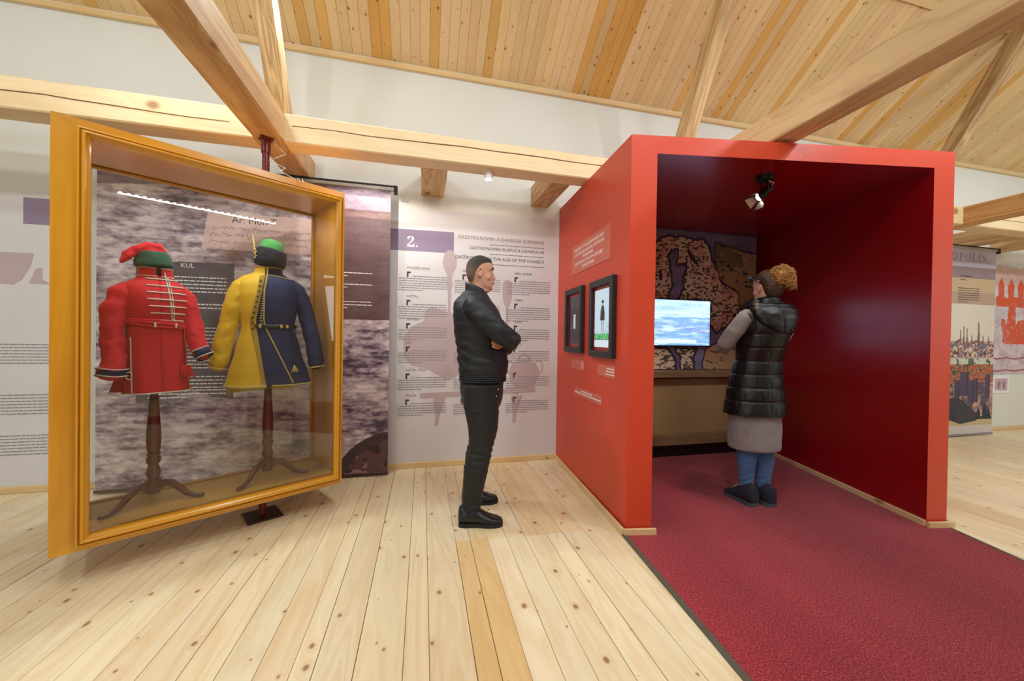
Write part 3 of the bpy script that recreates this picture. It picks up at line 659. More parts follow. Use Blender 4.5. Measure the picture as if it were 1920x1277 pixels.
# city banner
t = empty('city_banner', (6.78, 3.42, 0)); tag(t, 'tall hanging banner with an old view of a walled city beside the red booth', 'banner')
cv = Canvas(150, 330, (222, 212, 196), 13); n1 = cv.fbm(12, 24, 4, .65); n2 = cv.fbm(50, 90, 3, .7); V = 1-cv.V; U = cv.U
def band(a, b, col, al=1.0): cv.fill((V >= a) & (V < b), col, al)
band(0, .10, (186, 178, 192)); band(.10, .16, (150, 128, 132)); band(.16, .235, (206, 178, 142)); band(.235, .30, (188, 158, 136)); band(.30, .50, (226, 216, 200)); band(.50, .59, (190, 156, 138)); band(.59, .625, (206, 206, 192)); band(.625, .72, (176, 128, 104)); band(.72, .90, (172, 142, 130)); band(.90, .955, (206, 184, 142)); band(.955, 1.1, (214, 206, 200))
hs = (V > .50+.02*np.sin(U*30)*n1) & (V < .585); cv.fill(hs & (n2 > .52), (120, 64, 58)); cv.fill(hs & (n2 < .42), (224, 200, 180)); cv.fill(hs & (cv.fbm(40, 70, 2) > .62), (110, 120, 150))
for u, h in ((.58, .08), (.62, .1), (.66, .09), (.72, .05), (.80, .13), (.81, .1), (.86, .05), (.93, .04)):
    cv.fill((V > .51-h) & (V < .52) & (abs(U-u) < .002+.012*np.clip((V-(.51-h))/h, 0, 1)), (130, 92, 88), .8)
hs = (V > .625) & (V < .73); cv.fill(hs & (n2 > .55), (196, 84, 50)); cv.fill(hs & (n2 < .42), (84, 80, 60)); cv.fill((V > .59) & (V < .66) & (n1 > .6), (96, 104, 84))
rk = (V > .72) & (V < .90); cv.fill(rk & (n1 > .56), (214, 160, 146)); cv.fill(rk & (n1 < .42), (92, 78, 92)); cv.fill(rk & (n2 > .6), (110, 96, 110), .7)
for u, v, w in ((.64, .665, .055), (.72, .71, .04), (.78, .70, .025), (.93, .68, .03), (.55, .71, .035)): cv.fill((abs(U-u) < w*(.9+.1*n1)) & (V > v) & (V < v+.13), (84, 72, 98)); cv.fill((abs(U-u-w*.7) < w*.25) & (V > v) & (V < v+.13), (58, 50, 72))
cv.fill(cv.poly([(.4, .09), (.4, .19), (.5, .20), (.62, .185), (.75, .13), (.83, .10), (.8, .07), (.6, .055)]), (62, 60, 72))
for u, h in ((.82, .06), (.90, .085), (.95, .06), (.51, .07)): cv.fill((V < .925) & (V > .925-h) & (abs(U-u) < .008+.035*(V-.925+h)/h*(.6+.8*n2)), (44, 50, 66))
cv.grid('printed_cloth', Matrix.Translation((-.80, 0, .03)) @ Matrix.Rotation(math.pi/2, 4, 'X'), 1.56, 2.46, painted('city banner paint', .6, 90, .12), t, .003)
hang_rail(t, -.82, .80, 2.508, 0); MB().box((-.80, -.012, .012), (.76, .012, .035), bev=.003).build('bottom_rail', M_['greyprint'], t)
TI = Matrix.Translation((-.80, -.0036, .03)) @ Matrix.Rotation(math.pi/2, 4, 'X')
text('title_text', serif('OPOLIS.'), .155, TI @ Matrix.Translation((.70, 2.29, 0)), M_['lilac'], t, space=1.22)
rb = MB(); wordrows(rb, TI, .84, 1.25, 2.46*.785, 7, .03, .009, 5); wordrows(rb, TI, .88, 1.1, 2.46*.85, 2, .05, .012, 6); rb.build('body_text_rows', M_['darkprint'], t)['kind'] = 'stuff'
# ------------------------------------------------------------------ carpet
cp = MB(); L = [(1.247, 2.085), (1.161, 1.093), (.95, -1.6)]; Rr = [(3.40, 1.74), (3.29, 1.353), (2.75, -1.6)]
poly = [L[2], L[1], L[0], (1.42, 2.10), (1.50, 3.5), (3.70, 3.5), (3.28, 1.80), Rr[0], Rr[1], Rr[2]]
poly = [L[2], Rr[2], Rr[1], Rr[0], (3.26, 1.78), (3.705, 3.5), (1.50, 3.5), (1.42, 2.08), L[0], L[1]]
cp = empty('carpet', (2.3, 1, 0)); tag(cp, 'burgundy red carpet runner leading into the red booth', 'carpet')
IVc = Matrix.Translation((-2.3, -1, 0))
MB().prism(poly, 0.0008, .007, T=IVc).build('pile_surface', M_['carpet'], cp)
def ribbon(pts, w, z, side):
    mb = MB(); n = len(pts)
    for i in range(n-1):
        a, b = Vector(pts[i]+(0,)), Vector(pts[i+1]+(0,)); d = (b-a).normalized(); s = Vector((-d.y, d.x, 0))*w*side
        mb.prism([tuple(a[:2]), tuple(b[:2]), tuple((b+s)[:2]), tuple((a+s)[:2])], .0008, z, T=IVc)
    return mb
ribbon(L, .028, .0085, -1).build('edging_strip', M_['carpetedge'], cp); ribbon(Rr, .02, .0085, 1).build('edging_strip', M_['carpetedge'], cp)
# ------------------------------------------------------------------ red booth
bo = empty('exhibition_booth', (2.3, 2.6, 0)); tag(bo, 'large red open-fronted exhibition booth built of painted panels', 'booth')
IB = Matrix.Translation((-2.3, -2.6, 0))
A, B_, C_, D_ = (1.25, 2.103), (1.414, 2.076), (3.280, 1.770), (3.425, 1.746)
A2, B2, C2, D2 = (1.328, WY-.005), (1.49, WY-.005), (3.745, WY-.005), (3.895, WY-.005)
H0, H1 = 2.497, 2.522; HI = 2.385
def wallprism(p4, z0, zf, zb, mats):
    mb = MB(); a, b, c, d = p4  # a,b front; c,d back
    vs = [(*a, z0), (*b, z0), (*c, z0), (*d, z0), (*a, zf), (*b, zf), (*c, zb), (*d, zb)]
    mb.add(vs, [(3, 2, 1, 0), (4, 5, 6, 7), (0, 1, 5, 4), (1, 2, 6, 5), (2, 3, 7, 6), (3, 0, 4, 7)])
    mb.v = [tuple(IB @ Vector(v)) for v in mb.v]; return mb
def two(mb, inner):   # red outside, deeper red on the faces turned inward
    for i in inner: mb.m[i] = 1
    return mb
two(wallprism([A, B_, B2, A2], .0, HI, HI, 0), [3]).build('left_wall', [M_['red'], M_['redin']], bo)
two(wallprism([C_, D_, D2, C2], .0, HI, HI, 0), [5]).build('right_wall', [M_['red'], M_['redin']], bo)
rf = MB(); vs = [(*A, HI), (*D_, HI), (*D2, HI), (*A2, HI), (*A, H0), (*D_, H0), (*D2, H1), (*A2, H1)]
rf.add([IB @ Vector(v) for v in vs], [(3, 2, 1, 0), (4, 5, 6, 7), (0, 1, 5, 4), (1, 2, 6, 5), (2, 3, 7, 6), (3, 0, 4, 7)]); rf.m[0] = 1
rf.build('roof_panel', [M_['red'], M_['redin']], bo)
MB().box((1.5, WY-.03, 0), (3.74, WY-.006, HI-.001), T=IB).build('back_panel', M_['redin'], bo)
def base(name, p, q_, w, h, side=1):
    p, q_ = Vector((*p, 0)), Vector((*q_, 0)); d = (q_-p).normalized(); s = Vector((-d.y, d.x, 0))*w*side
    vs = [p, q_, q_+s, p+s]; m = MB(); m.add([IB @ Vector((v.x, v.y, z)) for z in (0.0, h) for v in vs], [(3, 2, 1, 0), (4, 5, 6, 7), (0, 1, 5, 4), (1, 2, 6, 5), (2, 3, 7, 6), (3, 0, 4, 7)])
    return m.build(name, M_['trimy'], bo)
hb_ = .042
base('skirting_strip', (1.235, 2.09), A2, .018, hb_); base('skirting_strip', (1.23, 2.09), (1.432, 2.057), .018, hb_, -1)
base('skirting_strip', (3.262, 1.757), (3.443, 1.727), .018, hb_, -1); base('skirting_strip', C_, C2, .018, hb_); base('skirting_strip', D_, D2, .018, hb_, -1)
MB().box((1.12, 3.0, .0), (1.121, 3.001, .001), T=IB)
# picture frames and sign plates on the booth's outer left wall
dd = (Vector((*A2, 0))-Vector((*A, 0))).normalized(); nrm = Vector((-dd.y, dd.x, 0))
def BT(t, z, off=0.0): return frame(Vector((*A, 0))+dd*t+Vector((0, 0, z))+nrm*off, -dd, (0, 0, 1))
def onwall(name, t, z, label, cat, group=None):
    T = BT(t, z); o = empty(name, T.translation); o.rotation_euler = (0, 0, math.atan2(-dd.y, -dd.x)); tag(o, label, cat, group); return o
RX = Matrix.Rotation(math.pi/2, 4, 'X')
def pframe(tc, zc, w, h, label, kind):
    o = onwall('picture_frame', tc, zc, label, 'picture', 'framed pictures on the red wall')
    fw = .048; D = .034
    for (x0, x1, z0, z1) in ((-w/2, -w/2+fw, -h/2, h/2), (w/2-fw, w/2, -h/2, h/2), (-w/2+fw, w/2-fw, h/2-fw, h/2), (-w/2+fw, w/2-fw, -h/2, -h/2+fw)):
        MB().box((x0, -D, z0), (x1, 0, z1), bev=.003).build('frame_side', M_['blackframe'], o)
    MB().box((-w/2+fw-.005, -.012, -h/2+fw-.005), (w/2-fw+.005, 0, h/2-fw+.005)).build('red_mount', M_['redin'], o)
    iw, ih = w-2*fw-.05, h-2*fw-.05
    if kind == 'figure':
        cv = Canvas(60, 110, (190, 214, 224), 4)
        cv.fill(abs(cv.V-.9) < .004, (40, 40, 50)); cv.fill(abs(cv.V-.13) < .004, (40, 40, 50)); cv.fill(cv.rect(0, 0, 1, .12), (206, 220, 226))
        gr = (cv.V > .14) & (cv.V < .24+.03*cv.fbm(10, 3, 3)-.02); cv.fill(gr, (44, 150, 84)); cv.fill(gr & (cv.fbm(16, 20, 2) > .55), (110, 190, 120))
        cv.fill((cv.fbm(20, 26, 3) > .58) & (cv.V > .22) & (cv.V < .42) & (abs(cv.U-.5) > .25), (110, 170, 160), .6)
        cv.fill(cv.poly([(.40, .62), (.47, .72), (.60, .72), (.66, .60), (.66, .46), (.38, .46)]), (44, 36, 40)); cv.fill(cv.poly([(.46, .46), (.50, .46), (.49, .24), (.46, .24)]), (60, 52, 54)); cv.fill(cv.poly([(.57, .46), (.61, .46), (.6, .24), (.57, .24)]), (60, 52, 54))
        cv.fill(np.hypot(cv.U-.54, (cv.V-.75)*1.8) < .055, (190, 150, 130)); cv.fill(cv.poly([(.46, .76), (.62, .76), (.6, .81), (.48, .81)]), (30, 28, 34))
    else:
        cv = Canvas(40, 80, (46, 38, 46), 6); cv.fill(cv.rect(.42, .32, .6, .62), (226, 226, 232))
    cv.grid('screen_picture', Matrix.Translation((-iw/2, -.0125, -ih/2)) @ RX, iw, ih, painted('picture '+kind, .15, emis=1.0 if kind == 'figure' else .6), o, .001)
pframe(.951, 1.379, .425, .56, 'black framed dark picture with a small white strip, further back on the red wall', 'dark')
pframe(.372, 1.370, .41, .565, 'black framed lit picture of a standing dark-coated figure on grass, nearer the booth front', 'figure')
def plate(t0, t1, z0, z1, lines, label, size, align='C', name='sign_plate'):
    tc, zc = (t0+t1)/2, (z0+z1)/2; w, h = abs(t1-t0), z1-z0
    o = onwall(name, tc, zc, label, 'sign')
    MB().box((-w/2, -.004, -h/2), (w/2, 0, h/2)).build('plate', M_['signplate'], o)
    for s, x, z, sz in lines:
        text('sign_text', s, sz, Matrix.Translation((x, -.0045, z)) @ RX, M_['white'], o, 'CENTER' if align == 'C' else 'RIGHT')
    return o
s_ = serif
plate(1.066, .28, 1.785, 2.035, [('VISELETEK A 17-18. SZÁZADI ERDÉLYBEN', -.02, .066, .034), ('COSTUMELE SECOLULUI AL XVII-XVIII. ÎN', -.02, .025, .034), ('TRANSILVANIA', -.02, -.014, .034), ('COSTUMES IN 17TH-18TH CENTURY', -.02, -.056, .036), ('TRANSYLVANIA', -.02, -.096, .036)], 'reddish title plate with white capital lettering, topmost on the red wall', .03)
for a, b, zz, lb, sd in ((1.036, .734, .998, 'small blank-left caption plate under the dark framed picture', 3), (.46, .17, .993, 'small caption plate with three text lines under the lit figure picture', 4)):
    o = onwall('caption_plate', (a+b)/2, zz, lb, 'sign', 'caption plates'); w = abs(a-b)
    MB().box((-w/2, -.004, -.042), (w/2, 0, .042)).build('plate', M_['signplate'], o)
    rb = MB(); x0 = w/2-(.05 if sd == 3 else .13)
    for i in range(3): wordrows(rb, Matrix.Translation((0, -.0042, 0)) @ RX, x0-.01*i*(sd == 4), w/2-.01, .02-.02*i, 1, .02, .008, sd*7+i, 1)
    rb.build('caption_text', M_['white'], o)
o = onwall('caption_plate', .66, .77, 'long low caption plate, lowest on the red wall', 'sign'); MB().box((-.285, -.004, -.034), (.285, 0, .034)).build('plate', M_['signplate'], o)
rb = MB(); wordrows(rb, Matrix.Translation((0, -.0042, 0)) @ RX, -.12, .1, .014, 1, .02, .009, 5, 1); wordrows(rb, Matrix.Translation((0, -.0042, 0)) @ RX, -.28, .275, -.006, 1, .02, .009, 6, 1); rb.build('caption_text', M_['white'], o)
# ------------------------------------------------------------------ inside the booth
MX0, MX1, MZ0, MZ1 = 1.56, 3.60, .911, 2.383
cv = Canvas(420, 300, (126, 110, 138), 17); sx = lambda u: (2.29+u*1.31-MX0)/(MX1-MX0)
wp = ((cv.fbm(22, 18, 4)-.5)*.03, (cv.fbm(22, 18, 4)-.5)*.035)
sea = cv.fbm(10, 8, 4); cv.a *= (.75+.5*sea)[..., None]
P = lambda pts: [(sx(u), v) for u, v in pts]
land = cv.poly(P([(-.4, .80), (-.1, .9), (.012, .866), (.083, .93), (.253, .956), (.404, .929), (.467, .942), (.533, .889), (.548, .794), (.615, .74), (.643, .645), (.832, .555), (.842, .457), (.783, .377), (.705, .307), (.601, .267), (.56, .324), (.555, .507), (.021, .489), (-.4, .45)]), wp)
right = cv.poly(P([(.584, .921), (.769, .904), (.864, .881), (1.0, .858), (1.02, -.1), (.8, -.1), (.84, .3), (.863, .399), (.832, .565), (.643, .664), (.587, .806)]), wp)
bl = cv.poly(P([(-.3, .2), (.052, .166), (.149, .148), (.224, .082), (.239, .003), (.1, -.1), (-.3, -.1)]), wp)
bm_ = cv.poly(P([(.235, .148), (.436, .159), (.387, .073), (.427, -.1), (.313, -.1), (.274, .083)]), wp)
br = cv.poly(P([(.52, .16), (.775, .2), (.9, .25), (1.02, .2), (1.02, -.1), (.48, -.1)]), wp)
gulf = cv.poly(P([(.169, .857), (.243, .871), (.221, .748), (.308, .753), (.332, .792), (.298, .649), (.3, .573), (.239, .49), (.129, .48), (.188, .588), (.173, .69), (.134, .809)]), wp)
lake = cv.poly(P([(.076, .713), (.094, .704), (.089, .639), (.065, .638)]), wp)|cv.poly(P([(.33, .88), (.40, .80), (.42, .74), (.36, .80)]), wp)
isl = cv.poly(P([(.013, .59), (.078, .616), (.127, .567), (.141, .493), (.015, .488)]), wp)
lands = (land & ~gulf & ~lake)|bl|bm_
cv.fill(cv.edge(lands|right|br, 3), (46, 38, 66), .8)
cv.fill(lands, (232, 202, 170)); cv.fill(np.clip((cv.fbm(9, 8, 3)-.5)*8, 0, 1)*lands, (222, 160, 144), .8); cv.fill(right, (176, 142, 106)); cv.fill(br, (190, 150, 112))
gm = right & (cv.fbm(6, 8, 3)+.9*(sx(.75)-cv.U) > .55); cv.fill(gm, (104, 104, 62), .7)
cv.fill(lands & (cv.fbm(75, 110, 1) > .64), (74, 52, 44), .8); cv.fill(right & (cv.fbm(30, 50, 2) > .70), (56, 46, 34), .8); cv.fill(br & (cv.fbm(30, 60, 2) > .74), (70, 56, 44), .8)
cv.fill(lands & (cv.fbm(34, 36, 2) > .74), (64, 78, 46), .85)
cv.fill(cv.edge(lands, 1), (50, 36, 44), .9); cv.fill((abs(cv.V-.985) < .02), (120, 112, 140), .6)
t = empty('map_panel', (2.6, 3.43, .911)); tag(t, 'large antique printed map on the back wall of the red booth, behind the screen', 'map')
cv.grid('map_print', Matrix.Translation((MX0-2.6, 0, 0)) @ RX, MX1-MX0, MZ1-MZ0, painted('antique map paint', .6, 40, .12), t, .004)
MB().box((MX0-2.6, 0.0, 0.0), (MX1-2.6, .03, MZ1-MZ0-.002)).build('backing_board', M_['oldwood'], t)
mt = lambda s, z, u, v: text('map_text', s, z, Matrix.Translation((2.29+u*1.31-2.6, -.0045, v*(MZ1-MZ0))) @ RX, M_['darkprint'], t, space=1.3)
mt('MARE SEPTEMTRIONALE', .03, .14, .955); mt('PARTE', .034, .66, .72)
t = empty('wooden_counter', (2.65, 3.3, 0)); tag(t, 'low wooden counter with burlap front below the map', 'counter')
bx = lambda lo, hi, nm, mt_: MB().box(lo, hi, bev=.004, T=Matrix.Translation((-2.65, -3.3, 0))).build(nm, mt_, t)
bx((1.55, 3.27, .84), (3.66, 3.42, .908), 'ledge', M_['oldwood']); bx((1.6, 3.37, .25), (3.64, 3.40, .82), 'burlap_panel', M_['burlap']); bx((1.6, 3.33, .14), (3.64, 3.41, .255), 'bottom_rail', M_['oldwood']); bx((1.6, 3.39, .008), (3.64, 3.41, .14), 'gap_shade_strip', M_['black'])  # last piece: black strip standing in for the shaded gap below the rail
for x in (1.62, 3.60): bx((x, 3.36, .007), (x+.06, 3.42, .84), 'post', M_['oldwood'])
# screen
cv = Canvas(110, 64, (150, 190, 226), 23); st = cv.fbm(3, 26, 4, .6); s2 = cv.fbm(5, 40, 3)
sky = np.array((176, 208, 238)); cv.a = np.ones_like(cv.a)*sky; cv.a += ((st-.5)*90)[..., None]
low = cv.V < .62; cv.fill(low, (104, 150, 190)); cv.fill(np.clip((st-.45)*5, 0, 1)*low, (200, 220, 236), .8); cv.fill(np.clip((s2-.55)*6, 0, 1)*(cv.V < .5), (112, 100, 168), .7); cv.fill(np.clip((s2-.55)*6, 0, 1)*(cv.V < .28), (70, 150, 160), .7)
cv.fill(cv.rect(.2, .04, .8, .13), (206, 226, 244)); cv.fill(cv.rect(.23, .065, .77, .072), (150, 190, 230))
for i in range(12): cv.fill(cv.rect(.3+.035*i, .80, .315+.035*i, .83), (110, 150, 190), .6)
t = empty('screen', (2.55, 3.375, 1.40)); tag(t, 'bright flat screen with a bluish blurred picture in front of the map', 'screen')
MB().box((-.42, 0, -.245), (.42, .035, .245), bev=.004).build('housing', M_['black'], t)
MB().box((-.1, .03, -.1), (.1, .05, .1)).build('wall_bracket', M_['black'], t)
cv.grid('display', Matrix.Translation((-.41, -.001, -.235)) @ RX, .82, .47, painted('screen picture', .3, emis=1.45), t, .001)
l = bpy.data.lights.new('screen_glow', 'AREA'); l.shape = 'RECTANGLE'; l.size = .8; l.size_y = .45; l.energy = 7; l.color = (.42, .52, 1)
o = bpy.data.objects.new('screen_glow', l); COL.objects.link(o); o.parent = t; o.location = (0, -.012, 0); o.rotation_euler = (math.pi/2, 0, 0)
# spotlight with barn doors
t = empty('spotlight', (2.33, 2.16, HI)); tag(t, 'small black barn-door spotlight on the booth ceiling', 'spotlight')
MB().lathe([(.05, -.035), (.055, -.03), (.055, 0)], 24).build('ceiling_mount', M_['black'], t, auto=.6)
MB().box((-.004, -.03, -.12), (.004, -.02, -.03)).box((-.004, .02, -.12), (.004, .03, -.03)).build('yoke', M_['black'], t)
ax = Vector((-.72, .1, -.68)).normalized(); T = frame((0, 0, -.115), ax.cross(Vector((0, 1, 0))), ax.cross(ax.cross(Vector((0, 1, 0)))))
zt = Matrix.Identity(4); zv = ax; xv = zv.cross(Vector((0, 1, 0))).normalized(); yv = zv.cross(xv); T = Matrix((xv, yv, zv)).transposed().to_4x4(); T.translation = (0, 0, -.115)
MB().lathe([(.012, -.055), (.028, -.05), (.03, .05), (.033, .055), (.033, .06), (.026, .06), (.024, .045), (.01, .04)], 24, T=T).build('lamp_body', M_['black'], t, auto=.6)
MB().lathe([(.001, .056), (.024, .056), (.024, .0565)], 20, T=T).build('bulb', M_['lamp'], t)
for k in range(4):
    Tk = T @ Matrix.Rotation(k*math.pi/2, 4, 'Z') @ Matrix.Translation((.03, 0, .06)) @ Matrix.Rotation(R(32), 4, 'Y')
    MB().add([Tk @ Vector(v) for v in ((-.001, -.02, 0), (-.001, .02, 0), (-.001, .04, .055), (-.001, -.04, .055), (.001, -.02, 0), (.001, .02, 0), (.001, .04, .055), (.001, -.04, .055))], [(0, 1, 2, 3), (7, 6, 5, 4), (0, 4, 5, 1), (1, 5, 6, 2), (2, 6, 7, 3), (3, 7, 4, 0)]).build('barn_door', M_['steel'] if k % 2 else M_['black'], t)
MB().tube([(.0, -.02, -.035), (.03, -.025, -.05), (.055, -.02, -.045), (.05, -.01, -.07), (.035, 0, -.085)], .003, 6).build('lead', M_['cord'], t, smooth=True)
o = spot('spotlight_beam', (2.33-.055, 2.165, HI-.17), (1.6, 2.5, 1.4), 16, 110, .02, (1, .8, .55), .6); o.parent = t; o.location = Vector(o.location)-Vector(t.location)
o = spot('spotlight_spill', (2.33-.035, 2.165, HI-.15), (2.3, 2.2, .6), 14, 120, .03, (1, .78, .5), .6); o.parent = t; o.location = Vector(o.location)-Vector(t.location)
# ------------------------------------------------------------------ display case
AC = R(32.2); PX, PY = -1.032, 2.818
cs = empty('display_case', (PX, PY, 0), AC); tag(cs, 'large honey-coloured wooden glass display case turned on a red pole', 'display case')
U0, U1, Z0, Z1, D = -.887, .430, .170, 2.225, .22
u0, u1, z0_, z1_ = -.795, .375, .25, 2.15
def mitre(rect_o, rect_i, y0, y1, name, par, mats=(None, None)):
    (a, b, c, d), (e, f_, g, h) = rect_o, rect_i   # x0,x1,z0,z1
    quads = [([(a, c), (b, c), (f_, g), (e, g)], 'h'), ([(a, d), (b, d), (f_, h), (e, h)], 'h'), ([(a, c), (a, d), (e, h), (e, g)], 'v'), ([(b, c), (b, d), (f_, h), (f_, g)], 'v')]
    for pts, k in quads:
        T = Matrix.Rotation(math.pi/2, 4, 'X')
        MB().prism(pts, -y1, -y0, T=T).build(name, M_['case'] if k == 'h' else M_['casez'], par)
def moulding(rect, prof, name, par, ysign):
    x0, x1, z0, z1 = rect
    for k, (ca, cb) in enumerate((((0, 0), (1, 0)), ((0, 1), (1, 1)), ((0, 0), (0, 1)), ((1, 0), (1, 1)))):
        def pt(c, d, y): return Vector(((x0+d) if c[0] == 0 else (x1-d), y*ysign, (z0+d) if c[1] == 0 else (z1-d)))
        mb = MB(); mb.rings([[pt(ca, d, y) for d, y in prof], [pt(cb, d, y) for d, y in prof]])
        mb.build(name, M_['case'] if k < 2 else M_['casez'], par)
MOULD = [(0, D+.003), (0, D+.034), (.003, D+.040), (.009, D+.041), (.012, D+.037), (.013, D+.031), (.017, D+.030), (.019, D+.044), (.024, D+.051), (.031, D+.052), (.037, D+.046), (.039, D+.038), (.046, D+.034), (.052, D+.026), (.052, D+.003)]
# boards of the carcass
MB().box((U0, -D, Z0), (U1, D, Z0+.03), bev=.002).build('underside_board', M_['case'], cs)
MB().box((u0, -D, z0_-.02), (u1, D, z0_)).build('case_floor', wood('case floor wood', (222, 168, 66), (200, 138, 40), (150, 90, 30), .35, 'X', .5, .6, .4, vs3=True), cs)
MB().box((U0, -D, Z1-.03), (U1, D, Z1), bev=.002).build('top_board', M_['case'], cs)
MB().box((u0, -D, z1_), (u1, D, z1_+.02)).build('inner_top', M_['case'], cs)
MB().box((U0, -D, Z0+.03), (U0+.03, D, Z1-.03)).build('side_board', M_['casez'], cs); MB().box((U1-.03, -D, Z0+.03), (U1, D, Z1-.03)).build('side_board', M_['casez'], cs)
MB().box((u0-.02, -D, z0_), (u0, D, z1_)).build('inner_side', M_['casez'], cs); MB().box((u1, -D, z0_), (u1+.02, D, z1_)).build('inner_side', M_['casez'], cs)
for sg in (1, -1):
    ya, yb = (-D-.004, -D+.018) if sg > 0 else (D-.018, D+.004)
    mitre((U0, U1, Z0, Z1), (u0+.0, u1, z0_, z1_), min(ya, yb), max(ya, yb), 'face_board', cs)
    if sg > 0:
        moulding((-.806, .412, .199, 2.180), [(d*.86, y) for d, y in MOULD], 'frame_moulding', cs, -1)
        MB().box((-.775, -D-.012, .255), (.372, -D-.007, 2.145)).build('glass_pane', M_['glass'], cs)
    else:
        moulding((-.835, .412, .205, 2.19), [(d*1.0, y) for d, y in MOULD], 'frame_moulding', cs, 1)
        MB().box((-.795, D+.010, .255), (.36, D+.015, 2.148)).build('glass_pane', M_['glass'], cs)
MB().lathe([(.022, 0.0), (.022, Z0)], 20).build('pole', M_['pole'], cs, auto=.6)
MB().lathe([(.022, Z1), (.022, ZB-.10), (.028, ZB-.10), (.028, ZB-.01)], 20).build('pole', M_['pole'], cs, auto=.6)
MB().box((-.1, -.1, .0008), (.1, .1, .012), bev=.002).build('base_plate', M_['plate'], cs)
MB().box((-.038, -.038, ZB-.010), (.038, .038, ZB-.0005), bev=.002).build('top_plate', M_['pole'], cs)
MB().box((-.70, -D+.0, 2.1505), (.22, -D+.018, 2.156)).build('led_channel', M_['alu'], cs)
ld = MB()
for k in range(24): x = -.685+k*.0385; ld.box((x, -.216, 2.1475), (x+.016, -.206, 2.1503))
ld.build('led_strip', M_['led'], cs)
l = bpy.data.lights.new('case_led', 'AREA'); l.shape = 'RECTANGLE'; l.size = .9; l.size_y = .02; l.energy = 5; l.color = (.92, .96, 1)
o = bpy.data.objects.new('case_led', l); COL.objects.link(o); o.parent = cs; o.location = (-.24, -.19, 2.135)
cw = MB().tube([(.04, -.04, ZB-.002), (.05, -.05, ZB-.05), (.10, -.06, ZB-.09), (.04, -.07, ZB-.14), (-.0, -.08, ZB-.17), (.09, -.10, ZB-.2), (.05, -.13, ZB-.24), (.12, -.19, Z1+.012), (.13, -.23, Z1+.004), (.135, -.262, Z1-.02)], .0025, 6)
cw = cw.tube([(.15, -.262, Z1-.02), (.155, -.23, Z1+.01), (.17, -.2, Z1+.004)], .0025, 6).build('power_wire', M_['cord'], cs, smooth=True)
# ------------------------------------------------------------------ costumes
def stand(name, u, y, zcol, label, rot):
    c, s = math.cos(AC), math.sin(AC); loc = (PX+u*c-y*s, PY+u*s+y*c, z0_)
    o = empty(name, loc, AC+rot); tag(o, label, 'stand', 'turned wooden costume stands')
    pr = [(.0, .62), (.021, .60), (.026, .5), (.031, .42), (.033, .35), (.030, .30), (.024, .285), (.031, .28), (.031, .272), (.024, .268), (.034, .25), (.03, .225), (.022, .215), (.024, .205), (.034, .17), (.03, .15), (.024, .14), (.024, .132), (.038, .128), (.038, .118), (.034, .11), (.034, .07), (.028, .05), (.0, .045)]
    MB().lathe([(max(r, .001), z) for r, z in pr[::-1]], 24).build('turned_column', M_['mahog'], o, auto=.9)
    MB().tube([(0, 0, .58), (0, 0, zcol)], .018, 12).build('pole_top', M_['mahog'], o, smooth=True)
    for k in range(3):
        a = R(-90+60+120*k)
        pts = [(.022, .085), (.055, .105), (.09, .098), (.125, .068), (.16, .032), (.20, .016), (.235, .016)]
        MB().tube([(p*math.cos(a), p*math.sin(a), z) for p, z in pts], [(.013, .020), (.014, .022), (.014, .021), (.013, .019), (.012, .016), (.012, .013), (.011, .0125)], 12, up=(0, 0, 1)).build('leg', M_['mahog'], o, smooth=True)
    return o
def lerp_secs(secs, z):
    for i in range(len(secs)-1):
        a, b = secs[i], secs[i+1]
        if a[0] <= z <= b[0]: t = (z-a[0])/(b[0]-a[0]); t = t*t*(3-2*t)*.5+t*.5; return [a[k]+(b[k]-a[k])*t for k in range(5)]
    return list(secs[0] if z < secs[0][0] else secs[-1])
def surf(secs, z, ang, off=0, p=2.4, fold=0):
    _, cx, cy, rx, ry = lerp_secs(secs, z); ca, sa = math.cos(ang), math.sin(ang)
    k = 1+fold*math.sin(ang*7+z*4)*max(0, (1.25-z))*2
    return Vector((cx+(rx*k+off)*math.copysign(abs(ca)**(2/p), ca), cy+(ry*k+off)*math.copysign(abs(sa)**(2/p), sa), z))
def angx(secs, z, x, p=2.4):   # angle on the front (-y) where the surface has this x
    _, cx, cy, rx, ry = lerp_secs(secs, z); t = max(-1, min(1, (x-cx)/rx)); ca = math.copysign(abs(t)**(p/2), t); return -math.acos(max(-1, min(1, ca)))
def garment(secs, a0f, a1f, name, mat, parent, z0, z1, nz=40, na=48, off=0, thick=.006, fold=0, both=True):
    mb = MB(); rs = []
    for j in range(nz+1):
        z = z0+(z1-z0)*j/nz; a0, a1 = a0f(z), a1f(z)
        rs.append([surf(secs, z, a0+(a1-a0)*i/na, off, fold=fold) for i in range(na+1)])
    ri = []
    for j in range(nz+1):
        z = z0+(z1-z0)*j/nz; a0, a1 = a0f(z), a1f(z)
        ri.append([surf(secs, z, a0+(a1-a0)*i/na, off-thick, fold=fold) for i in range(na+1)])
    n = na+1; vs = [p for r in rs for p in r]+[p for r in ri for p in r]; o = n*(nz+1); fs = []
    for j in range(nz):
        for i in range(na): a = j*n+i; fs += [(a, a+1, a+n+1, a+n), (o+a+n, o+a+n+1, o+a+1, o+a)]
    for i in range(na): fs += [(i+1, i, o+i, o+i+1), (nz*n+i, nz*n+i+1, o+nz*n+i+1, o+nz*n+i)]
    for j in range(nz): fs += [(j*n, (j+1)*n, o+(j+1)*n, o+j*n), ((j+1)*n+na, j*n+na, o+j*n+na, o+(j+1)*n+na)]
    mb.add(vs, fs); return mb.build(name, mat, parent, smooth=True, fix=True)
